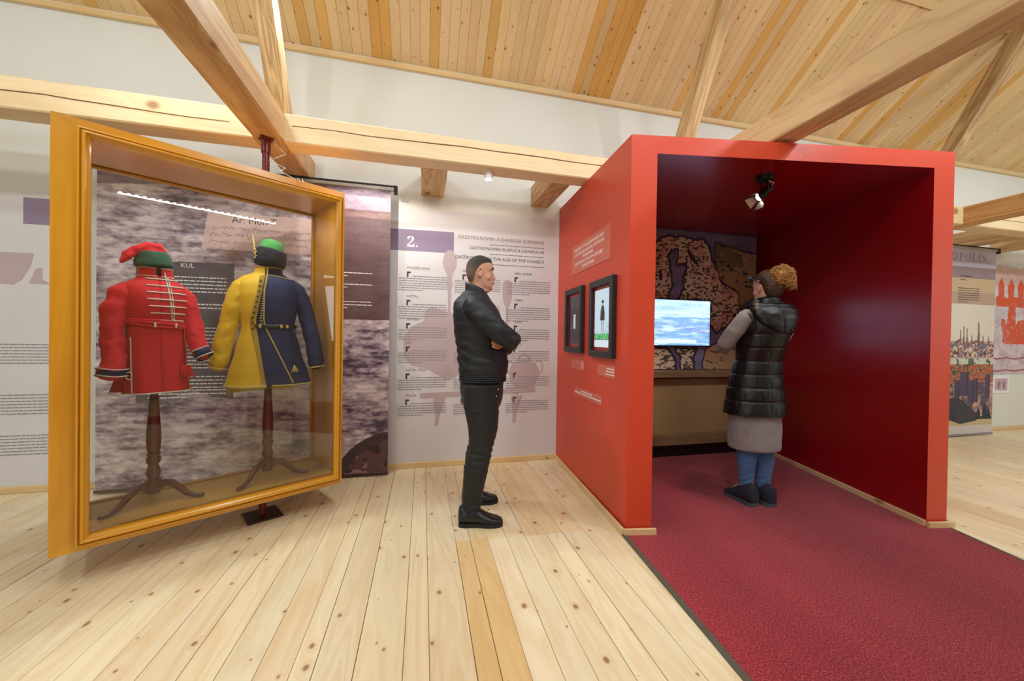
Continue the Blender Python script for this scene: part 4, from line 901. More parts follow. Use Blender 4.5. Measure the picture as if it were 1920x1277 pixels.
def costume_root(name, u, y, rot, label):
    c, s = math.cos(AC), math.sin(AC); o = empty(name, (PX+u*c-y*s, PY+u*s+y*c, 0), AC+rot); return tag(o, label, 'costume')
# --- red coat
stand('costume_stand', -.53, .02, .70, 'dark mahogany tripod stand carrying the red coat', R(2))
rc = costume_root('red_coat', -.525, .02, R(8), 'bright red coat with white braid fastenings on a wooden stand')
RS = [(.885, .008, .0, .138, .125), (.95, .005, 0, .133, .118), (1.1, 0, 0, .128, .108), (1.24, 0, 0, .122, .10), (1.28, 0, 0, .120, .098), (1.36, 0, -.005, .132, .108), (1.42, 0, 0, .143, .108), (1.46, 0, .003, .145, .098), (1.49, 0, .005, .125, .085), (1.515, 0, .008, .095, .07), (1.535, 0, .01, .072, .06), (1.58, 0, .01, .068, .058)]
garment(RS, lambda z: -math.pi/2, lambda z: 1.5*math.pi, 'coat_body', M_['redcloth'], rc, .885, 1.54, 46, 64, fold=.06)
garment(RS, lambda z: -math.pi/2+.12, lambda z: 1.5*math.pi-.08, 'collar', M_['redcloth'], rc, 1.53, 1.582, 6, 40, off=.004)
def trimline(pts, r, name, mat, par): return MB().tube(pts, r, 6).build(name, mat, par, smooth=True)
trimline([surf(RS, .886, -math.pi/2+a*2*math.pi/60, .002, fold=.06) for a in range(61)], .004, 'hem_trim', M_['braid'], rc)
trimline([surf(RS, 1.582, -math.pi/2+.12+a*(2*math.pi-.2)/40, .004) for a in range(41)], .003, 'collar_trim', M_['braid'], rc)
trimline([surf(RS, 1.535, -math.pi/2+.12+a*(2*math.pi-.2)/40, .005) for a in range(41)], .003, 'collar_trim', M_['braid'], rc)
cxl = lambda z: .028+(1.54-z)*.09
trimline([surf(RS, z, angx(RS, z, cxl(z)), .003) for z in [1.56-.018*k for k in range(17)]], .0035, 'front_trim', M_['braid'], rc)
trimline([surf(RS, z, angx(RS, z, cxl(z)+.010), .003) for z in [1.535-.018*k for k in range(15)]], .0025, 'front_trim', M_['braid'], rc)
for k in range(7):
    z = 1.513-.0385*k; c = cxl(z); w0 = .095-.0035*abs(k-3); z2 = z+.006
    trimline([surf(RS, z2-.004*abs(t)*0+.0, angx(RS, z2, c+.004+t), .003) for t in [-w0+i*w0*1.75/10 for i in range(11)]], .0042, 'braid_bar', M_['braid'], rc)
    MB().ell(surf(RS, z2, angx(RS, z2, c+.004), .008), (.0075, .0075, .0075), 10, 6).build('button', M_['braid'], rc, smooth=True)
bl_ = MB()
for k, (dz, rr_) in enumerate(((.014, .007), (0, .009), (-.013, .007), (.006, .006))):
    bl_.tube([surf(RS, 1.268+dz+.004*math.sin(a*.4+k*2)-.012*math.sin(a*2*math.pi/50), -math.pi/2+a*2*math.pi/50, .008) for a in range(51)], rr_, 8)
bl_.build('sash', M_['redcloth'], rc, smooth=True)
for x in (-.02, .06): MB().box(surf(RS, 1.262, angx(RS, 1.262, x), .014)-Vector((.004, .006, .013)), surf(RS, 1.262, angx(RS, 1.262, x), .014)+Vector((.004, .006, .013))).build('sash_keeper', M_['braid'], rc)
sd = MB().tube([surf(RS, z, angx(RS, z, .105+.004*math.sin(z*30)), .012) for z in [1.26-.02*k for k in range(12)]], .004, 6)
for k in range(7): sd.tube([surf(RS, 1.03, angx(RS, 1.03, .10), .016)+Vector((.006*(k-3), 0, 0)), surf(RS, .96, angx(RS, .96, .10), .018)+Vector((.009*(k-3)+.01, -.002, .008*(k % 2)))], .004, 6)
sd.build('sash_tassel', M_['redcloth'], rc, smooth=True)
def sleeve(pts, rad, name, mat, par, seed, amp=.006): return remesh(name, MB().tube(pts, rad, 20), .006, mat, par, 6, folds(amp, 12, 12, 16, seed))
sleeve([(-.09, .0, 1.46), (-.135, -.004, 1.425), (-.172, -.012, 1.33), (-.172, -.022, 1.22), (-.168, -.04, 1.10), (-.178, -.055, 1.012)], [(.055, .05), (.062, .056), (.055, .055), (.047, .05), (.047, .05), (.058, .055)], 'sleeve', M_['redcloth'], rc, 1.2, .010)
sleeve([(.09, .0, 1.46), (.125, -.01, 1.42), (.150, -.03, 1.32), (.165, -.065, 1.20), (.180, -.11, 1.10)], [(.052, .05), (.055, .054), (.048, .05), (.042, .044), (.042, .042)], 'sleeve', M_['redcloth'], rc, 4.2, .008)
for pts, rad in (([(-.176, -.053, 1.02), (-.180, -.058, .985)], .058), ([(.177, -.103, 1.115), (.194, -.128, 1.078)], .043)):
    MB().tube(pts, [rad, rad*1.02], 20, round_end=False).build('navy_cuff', M_['navy'], rc, smooth=True)
    for pt, k in ((pts[0], 1.06), (pts[1], 1.05)):
        d = (Vector(pts[1])-Vector(pts[0])).normalized(); sx_ = d.cross(Vector((0, 1, 0))).normalized(); sy_ = d.cross(sx_)
        MB().tube([Vector(pt)+sx_*rad*k*math.cos(a)+sy_*rad*k*math.sin(a)+Vector((0, 0, .006*math.cos(a*2))) for a in [i*2*math.pi/24 for i in range(25)]], .0035, 6, round_end=False).build('cuff_trim', M_['braid'], rc, smooth=True)
MB().tube([surf(RS, z, angx(RS, z, -.108), .004, fold=.06) for z in [.89+.02*k for k in range(16)]], .003, 6).build('side_slit_trim', M_['braid'], rc, smooth=True)
lp = MB().tube([(-.118+.012*math.cos(a), -.075, .985+.02*math.sin(a)) for a in [i*.5 for i in range(14)]], .003, 6).build('cord_loop', M_['braid'], rc, smooth=True)
MB().slices([(.89, -.13, .06, .045, .05), (1.0, -.115, .05, .03, .045)], 20).build('back_panel_fold', M_['redcloth'], rc, smooth=True)
# hat
ht = costume_root('red_hat', -.535, .02, R(8), 'soft red cap with green felt brim above the red coat')
def hatslices(secs, tilt, piv, name, mat, par, n=32, amp=.003):
    mb = MB(); mb.slices(secs, n, p=2.1); T = Matrix.Translation(piv) @ Matrix.Rotation(tilt, 4, 'Y') @ Matrix.Translation(-Vector(piv)); mb.v = [tuple(T @ Vector(v)) for v in mb.v]
    return remesh(name, mb, .005, mat, par, 5, folds(amp, 20, 20, 26, len(mb.v)))
hatslices([(1.592, 0, 0, .081, .084), (1.60, 0, 0, .085, .088), (1.635, 0, 0, .078, .082), (1.668, -.004, 0, .070, .075), (1.675, -.004, 0, .062, .068)], R(-4), (0, 0, 1.62), 'green_brim', M_['greencloth'], ht)
MB().ell((0, .0, 1.60), (.055, .06, .045), 20, 12).tube([(0, 0, 1.52), (0, 0, 1.60)], .042, 16).build('head_form', M_['navydark'], ht, smooth=True)
mb = MB(); mb.tube([(.035, 0, 1.665), (.015, 0, 1.705), (-.03, 0, 1.70), (-.075, -.005, 1.672), (-.11, -.01, 1.635), (-.13, -.012, 1.603)], [(.055, .02), (.062, .026), (.06, .026), (.046, .024), (.033, .02), (.018, .013)], 18, up=(0, 0, 1)); mb.slices([(1.655, -.004, 0, .066, .07), (1.69, -.006, 0, .058, .062)], 24)
remesh('soft_crown', mb, .005, M_['redcloth'], ht, 5, folds(.006, 22, 22, 22, 3))
# --- yellow and blue coat
stand('costume_stand', .025, .0, .70, 'dark mahogany tripod stand carrying the yellow and blue coat', R(8))
bc = costume_root('yellow_blue_coat', .025, .0, R(-8), 'half yellow, half navy blue coat with gold braid on a wooden stand')
BS = [(.87, .015, 0, .245, .16), (.95, .012, 0, .225, .15), (1.1, .006, 0, .185, .13), (1.27, 0, 0, .150, .108), (1.38, 0, -.005, .165, .115), (1.47, 0, 0, .178, .118), (1.54, 0, .003, .178, .105), (1.585, 0, .006, .150, .088), (1.612, 0, .01, .105, .07), (1.63, 0, .012, .078, .06), (1.67, 0, .012, .074, .058)]
def cl(z): # closing line of the front
    return -.025-.05*max(0, min(1, (1.62-z)/.3)) if z > 1.27 else -.075+.055*((1.27-z)/.4)
la = lambda z: angx(BS, z, cl(z))
garment(BS, lambda z: la(z), lambda z: -1.5*math.pi+.0, 'yellow_front', M_['yellow'], bc, .875, 1.63, 46, 40, off=.004, fold=.035)
garment(BS, lambda z: la(z)-.02, lambda z: .5*math.pi, 'navy_front', M_['navy'], bc, .885, 1.63, 46, 40, fold=.03)
garment(BS, lambda z: math.pi*.3, lambda z: math.pi*1.05, 'back_panel', M_['yellow'], bc, .83, .90, 4, 30, off=-.012)
garment(BS, lambda z: la(z), lambda z: -math.pi-.3, 'collar', M_['yellow'], bc, 1.62, 1.66, 6, 20, off=.004)
garment(BS, lambda z: la(z)+.02, lambda z: .4*math.pi, 'collar', M_['navydark'], bc, 1.62, 1.66, 6, 20, off=.002)
pb = MB()
for k in range(14): pb.tube([surf(BS, z, la(z)-.05-.0, .0075, fold=.035) for z in (1.6-.05*k, 1.575-.05*k)], (.011, .0015) if False else .009, 6)
gold = []
trimline([surf(BS, z, angx(BS, z, cl(z)-.016), .0035, fold=.035) for z in [1.60-.02*k for k in range(37)]], [(.014, .003)]*37, 'gold_border', cloth('gold embroidered border', (200, 160, 40), .6, .1, 900, 1.5, .35, 120), bc)
trimline([surf(BS, .885, la(.885)-a*(math.pi*1.1)/30, .006, fold=.035) for a in range(31)], [(.003, .012)]*31, 'gold_hem', M_['gold'], bc)
pl = lambda z: cl(z)+(.012 if z > 1.5 else .012+.035*(1.5-z)/.23 if z > 1.27 else .047-.02+.11*((1.27-z)/.4)+.02)
trimline([surf(BS, z, angx(BS, z, pl(z)), .003, fold=.03) for z in [1.66-.02*k for k in range(39)]], .0045, 'gold_piping', M_['gold'], bc)
trimline([surf(BS, .887, la(.885)+.1+a*(math.pi*.95)/30, .003, fold=.03) for a in range(31)], .0045, 'gold_hem_piping', M_['gold'], bc)
trimline([surf(BS, 1.662, la(1.66)+.05+a*(1.4)/14, .004) for a in range(15)], .0035, 'collar_piping', M_['gold'], bc)
trimline([surf(BS, 1.662, la(1.66)-.05-a*(1.0)/10, .006) for a in range(11)], .0035, 'collar_piping', M_['gold'], bc)
trimline([surf(BS, 1.608-.03*(t/12)**2, angx(BS, 1.60, -.01+.012*t), .004) for t in range(10)], .0035, 'shoulder_piping', M_['gold'], bc)
for k in range(20):
    z = 1.585-.0155*k; MB().ell(surf(BS, z, angx(BS, z, cl(z)+.012+.018*max(0, (1.5-z))/.23), .006), (.008, .004, .004), 8, 5).build('small_button', M_['gold'], bc, smooth=True)
for k in range(10):
    z = 1.56-.034*k; MB().ell(surf(BS, z, angx(BS, z, cl(z)-.014), .010), (.006, .005, .006), 8, 5).build('dark_button', M_['navydark'], bc, smooth=True)
bb = MB(); bb.tube([surf(BS, 1.27+.003*math.sin(a), la(1.27)+.02+a*(math.pi*1.15)/40, .010) for a in range(41)], [(.006, .013)]*41, 10); bb.build('belt', M_['black'], bc, smooth=True)
for x in (-.05, .055, .085): MB().box(surf(BS, 1.27, angx(BS, 1.27, x), .018)-Vector((.007, .005, .011)), surf(BS, 1.27, angx(BS, 1.27, x), .018)+Vector((.007, .005, .011)), bev=.003).build('belt_clasp', M_['gold'], bc)
ts = MB().tube([surf(BS, z, angx(BS, z, .128), .012) for z in [1.26-.02*k for k in range(13)]], .003, 6)
for k in range(6): ts.tube([surf(BS, 1.015, angx(BS, 1.0, .128), .018), surf(BS, .97, angx(BS, .97, .128), .02)+Vector((.008*(k-2.5), 0, .006*(k % 2)))], .003, 6, m=1)
ts.build('belt_tassel', [M_['black'], M_['gold']], bc, smooth=True)
sleeve([(-.10, 0, 1.56), (-.155, -.005, 1.52), (-.19, -.02, 1.40), (-.215, -.01, 1.28), (-.24, .0, 1.15), (-.262, .01, 1.03)], [(.055, .05), (.058, .055), (.05, .055), (.047, .052), (.05, .052), (.055, .05)], 'sleeve', M_['yellow'], bc, 7.1, .006)
sleeve([(.11, 0, 1.56), (.16, -.005, 1.52), (.205, -.015, 1.42), (.235, -.025, 1.30), (.262, -.035, 1.16), (.285, -.04, 1.02)], [(.055, .05), (.056, .055), (.048, .055), (.044, .05), (.045, .05), (.05, .05)], 'sleeve', M_['navy'], bc, 9.4, .006)
for pt, d, rad, mt_ in (((-.266, .011, 1.002), (-.2, .05, -.95), .052, M_['gold']), ((.287, -.04, .995), (.15, -.03, -.95), .050, M_['gold'])):
    d = Vector(d).normalized(); sx_ = d.cross(Vector((0, 1, 0))).normalized(); sy_ = d.cross(sx_)
    MB().tube([Vector(pt)+sx_*rad*math.cos(a)+sy_*rad*math.sin(a) for a in [i*2*math.pi/24 for i in range(25)]], .005, 6, round_end=False).build('cuff_trim', mt_, bc, smooth=True)
ht = costume_root('green_navy_hat', .03, .0, R(-8), 'dark navy brimmed hat with green crown above the yellow and blue coat')
hatslices([(1.675, 0, 0, .085, .085), (1.69, 0, 0, .094, .092), (1.73, 0, 0, .096, .094), (1.775, -.004, 0, .093, .09), (1.785, -.004, 0, .08, .08)], R(9), (0, 0, 1.72), 'turned_up_brim', M_['navydark'], ht)
hatslices([(1.77, .0, 0, .076, .078), (1.80, 0, 0, .074, .076), (1.83, 0, 0, .064, .066), (1.85, 0, 0, .045, .05), (1.855, 0, 0, .02, .02)], R(10), (0, 0, 1.75), 'crown', M_['greenbright'], ht)
MB().ell((0, .0, 1.70), (.058, .06, .05), 20, 12).tube([(0, 0, 1.60), (0, 0, 1.68)], .045, 16).build('head_form', M_['navydark'], ht, smooth=True)
ft = MB(); ft.tube([(-.085, -.05, 1.72), (-.093, -.052, 1.80), (-.10, -.05, 1.86)], [(.003, .002), (.006, .002), (.002, .001)], 6)
for k in range(5): ft.ell((-.088+.006*(k % 2), -.055, 1.715+.013*k), (.006, .005, .007), 8, 5)
ft.build('feather_pin', M_['gold'], ht, smooth=True)

# ------------------------------------------------------------------ people
def vec(*a): return Vector(a)
def hand(mb, wrist, direction, palm_n, length=.18, curl=.9, side=1, r=.0082):
    """palm, four fingers of unequal length bent in three joints, and a thumb from the side of the palm"""
    w = Vector(wrist); d = Vector(direction).normalized(); n = Vector(palm_n); n = (n-n.dot(d)*d).normalized(); sd = d.cross(n)*side
    k = length/.18; c = w+d*.045*k
    mb.tube([w-d*.02, w+d*.02*k, w+d*.055*k, w+d*.088*k], [(.024*k, .018*k), (.032*k, .017*k), (.039*k, .016*k), (.036*k, .013*k)], 14, up=n)
    for i, (off, L) in enumerate(((-.030, .068), (-.010, .078), (.010, .073), (.029, .058))):
        p = w+d*.085*k+sd*off*k; pts = [p-d*.02*k, p]; a = 0; dirn = d.copy()
        for j, fr in enumerate((.45, .32, .23)):
            a += curl*(.25, .55, .45)[j]; dirn = d*math.cos(a)+n*math.sin(a); p = p+dirn*L*k*fr; pts.append(p.copy())
        mb.tube(pts, [r*k*1.05, r*k, r*k, r*k*.92, r*k*.8], 10)
    p = w+d*.025*k-sd*.026*k; t1 = (d*.75-sd*.6+n*.25).normalized(); t2 = (d*.95-sd*.1+n*.35).normalized()
    mb.tube([p, p+t1*.032*k, p+t1*.032*k+t2*.03*k, p+t1*.032*k+t2*.055*k], [.014*k, .0115*k, .0098*k, .0078*k], 10)
def headslices(mb, prof, c, n=40):
    """prof: z, x_back, x_front, half width"""
    rs = []
    for z, xb, xf, hw in prof:
        cx = xb+(xf-xb)*.46; ring = []
        for i in range(n):
            a = 2*math.pi*i/n; ca, sa = math.cos(a), math.sin(a)
            rx = (xf-cx) if ca > 0 else (cx-xb); pw = 2.25
            x = cx+rx*math.copysign(abs(ca)**(2/pw), ca); y = hw*math.copysign(abs(sa)**(2/pw), sa)
            if ca > 0: y *= 1-.16*ca*ca
            ring.append(Vector((c[0]+x, c[1]+y, c[2]+z)))
        rs.append(ring)
    mb.rings(rs); return rs
HEAD = [(-.118, -.05, .040, .030), (-.108, -.062, .060, .040), (-.092, -.070, .073, .050), (-.075, -.077, .0745, .057), (-.055, -.088, .0745, .063), (-.035, -.097, .075, .068), (-.012, -.101, .0765, .0715), (.008, -.103, .0735, .0735), (.022, -.1035, .075, .0745), (.036, -.103, .080, .075), (.055, -.101, .078, .0755), (.075, -.095, .071, .073), (.093, -.083, .058, .066), (.108, -.064, .038, .053), (.118, -.040, .014, .034), (.122, -.018, -.006, .012)]
def face(mb, c, s=1.0):
    c = Vector(c)
    q = lambda x, y, z: c+Vector((x, y, z))*s
    mb.tube([q(.062, 0, .022), q(.073, 0, .004), q(.082, 0, -.014), q(.0865, 0, -.026), q(.079, 0, -.035)], [(.009*s, .007*s), (.008*s, .008*s), (.009*s, .009*s), (.011*s, .0085*s), (.011*s, .006*s)], 12, up=(0, 1, 0))
    for y in (-.010, .010): mb.ell(q(.077, y, -.031), (.008*s, .006*s, .006*s), 10, 6)
    mb.ell(q(.073, 0, -.055), (.013*s, .022*s, .0065*s), 14, 8); mb.ell(q(.071, 0, -.066), (.013*s, .020*s, .007*s), 14, 8); mb.ell(q(.064, 0, -.099), (.013*s, .019*s, .012*s), 14, 8); mb.ell(q(.012, 0, -.112), (.045*s, .042*s, .024*s), 16, 10)
    mb.tube([q(.058, -.050, .028), q(.071, -.026, .035), q(.075, 0, .031), q(.071, .026, .035), q(.058, .050, .028)], .0062*s, 10)
    for y in (-1, 1):
        mb.ell(q(-.010, y*.074, -.002), (.016*s, .006*s, .028*s), 16, 10); mb.tube([q(.004, y*.076, .014), q(-.004, y*.086, .027), q(-.018, y*.091, .026), q(-.029, y*.092, .010), q(-.026, y*.090, -.008), q(-.014, y*.084, -.024), q(-.004, y*.077, -.030)], .0046*s, 10); mb.ell(q(.006, y*.078, -.004), (.005*s, .005*s, .007*s), 8, 6); mb.ell(q(-.006, y*.079, -.025), (.008*s, .005*s, .009*s), 10, 6)
        mb.ell(q(.040, y*.046, -.026), (.024*s, .015*s, .024*s), 12, 8); None
def eyes(par, c, s=1.0):
    for y in (-.030, .030):
        e = MB().ell(Vector(c)+Vector((.0575, y, .012))*s, (.0112*s,)*3, 16, 10).build('eye', M_['eye'], par, smooth=True)
        MB().ell(Vector(c)+Vector((.0665, y*1.0, .012))*s, (.0025*s, .0052*s, .0052*s), 12, 8).build('iris', M_['hairdark'], e, smooth=True)
        MB().tube([Vector(c)+Vector((.066, y-.017, .030))*s, Vector(c)+Vector((.079, y, .039))*s, Vector(c)+Vector((.066, y+.019*(1 if y > 0 else .9), .031))*s] if False else [Vector(c)+Vector((.0815-abs(yy)*.14-(abs(yy)-.012)**2*4, yy, .036+.002*math.cos(yy*50)))*s for yy in [math.copysign(v, y) for v in (.012, .022, .032, .042, .050)]], [(.003, .0055)]*5, 8, up=(0, 1, 0)).build('eyebrow', M_['hairdark'], par, smooth=True)
        MB().tube([Vector(c)+Vector((.0668-(abs(yy)-.03)**2*22, yy, .0195-(abs(yy)-.03)**2*22))*s for yy in [math.copysign(v, y) for v in (.018, .024, .030, .036, .042)]], .0030*s, 8).build('eyelid', M_['skin'], par, smooth=True)
    MB().tube([Vector(c)+Vector((.0845-yy*yy*14, yy, -.0605))*s for yy in (-.020, -.010, 0, .010, .020)], [(.0025, .0035)]*5, 8).build('lips', M_['lip'], par, smooth=True)
def shoe(par, heel, toe, wid, ht, name='shoe', mat='shoe', sole='sole', collar=True):
    h, t = Vector((*heel, 0)), Vector((*toe, 0)); L = (t-h).length; d = (t-h)/L; s = Vector((-d.y, d.x, 0)); n = 24
    k_ = ht/.1; prof = [(-.02, .24, .03, .09*k_), (.0, .40, .015, .118*k_), (.10, .50, .015, .126*k_), (.24, .52, .015, .128*k_), (.36, .52, .015, .120*k_), (.48, .53, .015, .096*k_), (.62, .56, .015, .074*k_), (.78, .55, .015, .058), (.90, .46, .017, .050), (.99, .28, .020, .042)]
    mb = MB(); rs = []
    for u, w, zb, zt in prof:
        ring = []
        for i in range(n):
            a = 2*math.pi*i/n; ca, sa = math.cos(a), math.sin(a); y = wid*w*math.copysign(abs(ca)**.8, ca); z = (zb+zt)/2+(zt-zb)/2*math.copysign(abs(sa)**.75, sa)
            if sa > 0: y *= 1-.35*sa*(zt > .06)
            ring.append(h+d*L*u+s*y+Vector((0, 0, z)))
        rs.append(ring)
    mb.rings(rs); o = remesh(name, mb, .004, M_[mat], par, 5)
    sb = MB(); pts = []
    for u, w in [(0, .26), (.03, .42), (.12, .50), (.3, .47), (.5, .49), (.68, .56), (.82, .54), (.94, .42), (1.0, .2)]: pts.append((u, w))
    poly = [h+d*L*(u*1.02-.01)+s*wid*w for u, w in pts]+[h+d*L*(u*1.02-.01)-s*wid*w for u, w in pts[::-1]]
    sb.prism([(p.x, p.y) for p in poly], 0.0, .026); sb.build('sole', M_[sole], o)
    lb = MB()
    for k in range(5):
        u = .42+.065*k; z = (.112-.0105*k)*ht/.1
        lb.tube([h+d*L*u-s*wid*.22+Vector((0, 0, z-.010)), h+d*L*(u+.015)+Vector((0, 0, z+.002)), h+d*L*(u+.03)+s*wid*.22+Vector((0, 0, z-.014))], .0026, 6)
    lb.tube([h+d*L*.4+Vector((0, 0, .10)), h+d*L*.36-s*.03+Vector((0, 0, .118)), h+d*L*.30-s*.02+Vector((0, 0, .108))], .0024, 6)
    lb.build('laces', M_[mat] if mat == 'shoe' else M_['hairgold'], o, smooth=True)
    return o
# --- man with crossed arms
mr = Matrix.Translation((.400, 2.545, 0)) @ Matrix.Rotation(R(-9.2), 4, 'Z')
HC = (-.012, 0, 1.652)   # head centre
armN = [(-.05, -.175, 1.415), (.015, -.225, 1.335), (.095, -.235, 1.262), (.178, -.215, 1.200), (.190, -.13, 1.205), (.180, -.03, 1.225), (.165, .06, 1.235)]
armF = [(-.05, .175, 1.415), (.015, .225, 1.33), (.095, .23, 1.25), (.170, .205, 1.165), (.178, .12, 1.155), (.150, .01, 1.165), (.125, -.08, 1.172)]
radU = [(.066, .066), (.060, .060), (.052, .052), (.044, .044), (.040, .040), (.034, .034), (.027, .027)]
legN = [(-.005, -.085, .90), (.0, -.095, .76), (.012, -.110, .62), (-.002, -.12, .48), (-.030, -.13, .36), (-.048, -.138, .22), (-.058, -.14, .10)]
legF = [(-.005, .085, .90), (.0, .10, .76), (.006, .13, .62), (-.008, .145, .48), (-.035, .155, .36), (-.05, .162, .22), (-.055, .165, .10)]
radL = [.115, .098, .083, .062, .062, .05, .042]
b = MB()
headslices(b, HEAD, HC); face(b, HC)
b.tube([(-.055, 0, 1.44), (-.045, 0, 1.50), (-.035, 0, 1.555), (-.030, 0, 1.60)], [(.062, .066), (.055, .058), (.056, .058), (.058, .062)], 20, up=(0, 1, 0))
b.slices([(.70, 0, 0, .10, .13), (.80, 0, 0, .125, .155), (.9, 0, 0, .125, .145), (1.0, .0, 0, .115, .14), (1.15, -.01, 0, .12, .145), (1.3, -.02, 0, .13, .165), (1.40, -.035, 0, .12, .165), (1.45, -.045, 0, .085, .12), (1.49, -.05, 0, .06, .07)], 28)
b.tube(armN, radU, 14, round_end=True).tube(armF, radU, 14)
hand(b, armF[-1], (-.25, -.95, .10), (-.8, .2, .2), .185, .5, 1, .0088)
hand(b, armN[-1], (-.25, .9, .15), (-.8, -.2, .1), .185, .5, -1, .0088)
for lg in (legN, legF): b.tube([vec(*p) for p in lg[1:]], [(.085, .07), (.078, .068), (.06, .058), (.06, .056), (.048, .046), (.040, .040)], 16, up=(0, 1, 0), round_end=False)
for lg, a in ((legN, (0.02, -.14)), (legF, (.02, .17))): b.tube([vec(-.062, a[1], .12), vec(-.055, a[1], .07), vec(-.02, a[1], .055), vec(.05, a[1], .04)], [.038, .036, .030, .018], 12)
def skinfn(co, no): return co
man = remesh('person', b, .0048, M_['skin'], None, 3)
man.matrix_world = mr
tag(man, 'man in black bomber jacket and black jeans standing with crossed arms', 'person')
eyes(man, HC)
# hair: short crop, a shell over the skull
hb = MB(); hr = []
for z, xb, xf, hw in [(-.056, -.080, -.045, .054), (-.045, -.0905, -.028, .061), (-.03, -.0985, -.018, .069), (-.01, -.1035, -.008, .0745), (.01, -.107, .004, .0768), (.03, -.1075, .028, .0783), (.048, -.106, .050, .0785), (.064, -.103, .070, .0775), (.080, -.096, .072, .0735), (.096, -.085, .063, .066), (.111, -.066, .042, .053), (.121, -.042, .017, .035), (.1255, -.018, -.004, .012)]: hr.append((z, xb, xf, hw))
headslices(hb, hr, HC)
remesh('hair', hb, .0045, M_['hairfade'], man, 2, folds(.0012, 120, 120, 120, 1))
# jacket
j = MB()
j.slices([(.922, .004, 0, .150, .160), (.935, .005, 0, .156, .168), (.968, .006, 0, .158, .172), (.985, .008, 0, .168, .182), (1.06, .006, 0, .172, .186), (1.15, -.008, 0, .168, .182), (1.26, -.024, 0, .172, .190), (1.35, -.036, 0, .165, .200), (1.41, -.050, 0, .153, .195), (1.45, -.062, 0, .136, .165), (1.485, -.064, 0, .112, .122), (1.515, -.060, 0, .085, .088), (1.53, -.056, 0, .070, .072)], 40, p=2.2)
j.tube(armN[:-1], [(.080, .080), (.076, .076), (.071, .071), (.064, .064), (.060, .062), (.052, .054)], 20)
j.tube(armF[:-1], [(.080, .080), (.076, .076), (.071, .071), (.062, .062), (.056, .058), (.046, .048)], 20)
def jf(co, no):
    out = []
    for p, n_ in zip(co, no):
        z = p[2]; a = .0045 if z > .99 else .0015
        d = noise.noise((p[0]*7, p[1]*7, z*22+2))+.6*noise.noise((p[0]*16+4, p[1]*12, z*40))
        w = max(0, 1-abs(z-1.09)/.14)
        d += w*.9*math.sin(z*95+p[0]*22+3*noise.noise((p[0]*5, p[1]*5, z*6)))
        out.append(p+n_*d*a)
    return np.array(out)
jk = remesh('jacket', j, .0055, M_['jacket'], man, 4, jf)
cb = MB(); cr_ = []
for k, (dz, g) in enumerate(((-.03, .010), (0, .006), (.035, .004), (.052, .002), (.050, -.004), (.02, -.006))):
    cr_.append([vec(-.048+(.068+g)*math.cos(a)-.002*k, (.070+g)*math.sin(a), 1.514+dz-.028*math.cos(a)) for a in [i*2*math.pi/32 for i in range(32)]])
cb.rings(cr_, cap=False).build('collar', M_['jacket'], man, smooth=True)
hm = MB()
for z in (.928, .94, .952, .964): hm.tube([vec(.005+.157*math.copysign(abs(math.cos(a))**.9, math.cos(a)), .170*math.copysign(abs(math.sin(a))**.9, math.sin(a)), z) for a in [i*2*math.pi/48 for i in range(49)]], .005, 6, round_end=False)
hm.build('knitted_hem', M_['jacket'], man, smooth=True)
MB().slices([(.895, .0, 0, .148, .158), (.93, .002, 0, .146, .158)], 40, p=2.2).build('shirt_hem', cloth('dark blue shirt', (34, 52, 84), .8), man, smooth=True)
# trousers
t_ = MB(); t_.slices([(.76, .0, 0, .13, .17), (.80, .002, 0, .140, .178), (.86, .0, 0, .148, .172), (.92, -.002, 0, .147, .160)], 36, p=2.3)
rT = [(.125, .11), (.118, .098), (.098, .086), (.076, .074), (.080, .072), (.068, .062), (.058, .056), (.057, .056)]
t_.tube([vec(p[0], p[1], p[2]) for p in legN]+[vec(-.058, -.14, .065)], rT, 20, up=(0, 1, 0), round_end=False)
t_.tube([vec(p[0], p[1], p[2]) for p in legF]+[vec(-.055, .165, .065)], rT, 20, up=(0, 1, 0), round_end=False)
def tf(co, no):
    out = []
    for p, n_ in zip(co, no):
        z = p[2]; w = max(0, 1-abs(z-.46)/.14)+max(0, 1-abs(z-.13)/.12)+.5*max(0, 1-abs(z-.74)/.1)
        out.append(p+n_*(.0035*w*math.sin(z*130+p[0]*30+4*noise.noise((p[0]*6, p[1]*6, z*5)))+.003*noise.noise((p[0]*12, p[1]*12, z*14))))
    return np.array(out)
tr = remesh('trousers', t_, .0055, M_['trouser'], man, 4, tf)
for z, x in ((.885, .105), (.84, .095)): MB().ell((x, -.158, z), (.006, .004, .006), 10, 6).build('rivet', M_['steel'], tr, smooth=True)
shoe(man, (-.134, -.138), (.146, -.15), .098, .105); shoe(man, (-.13, .155), (.125, .20), .098, .105)
# --- woman seen from behind
wr_ = Matrix.Translation((2.455, 2.325, .0075)) @ Matrix.Rotation(R(86), 4, 'Z')
WC = (-.085, .012, 1.600); WS = .93
wN = [(-.085, .160, 1.385), (-.035, .212, 1.285), (.035, .235, 1.185), (.085, .205, 1.160), (.135, .12, 1.185), (.155, .03, 1.205)]
wF = [(-.085, -.160, 1.385), (-.035, -.212, 1.285), (.035, -.235, 1.185), (.10, -.19, 1.155), (.125, -.08, 1.160), (.120, .04, 1.165)]
rw = [(.052, .052), (.046, .046), (.040, .040), (.038, .038), (.032, .032), (.025, .025)]
wl1 = [(.0, .075, .85), (.005, .078, .65), (.005, .075, .48), (-.012, .070, .33), (-.005, .066, .18), (.0, .064, .09)]
wl2 = [(.0, -.065, .85), (.0, -.066, .65), (-.008, -.062, .48), (-.030, -.062, .33), (-.025, -.062, .18), (-.02, -.062, .09)]
b = MB(); hh = [(z*WS, a*WS, c_*WS, h*WS) for z, a, c_, h in HEAD]
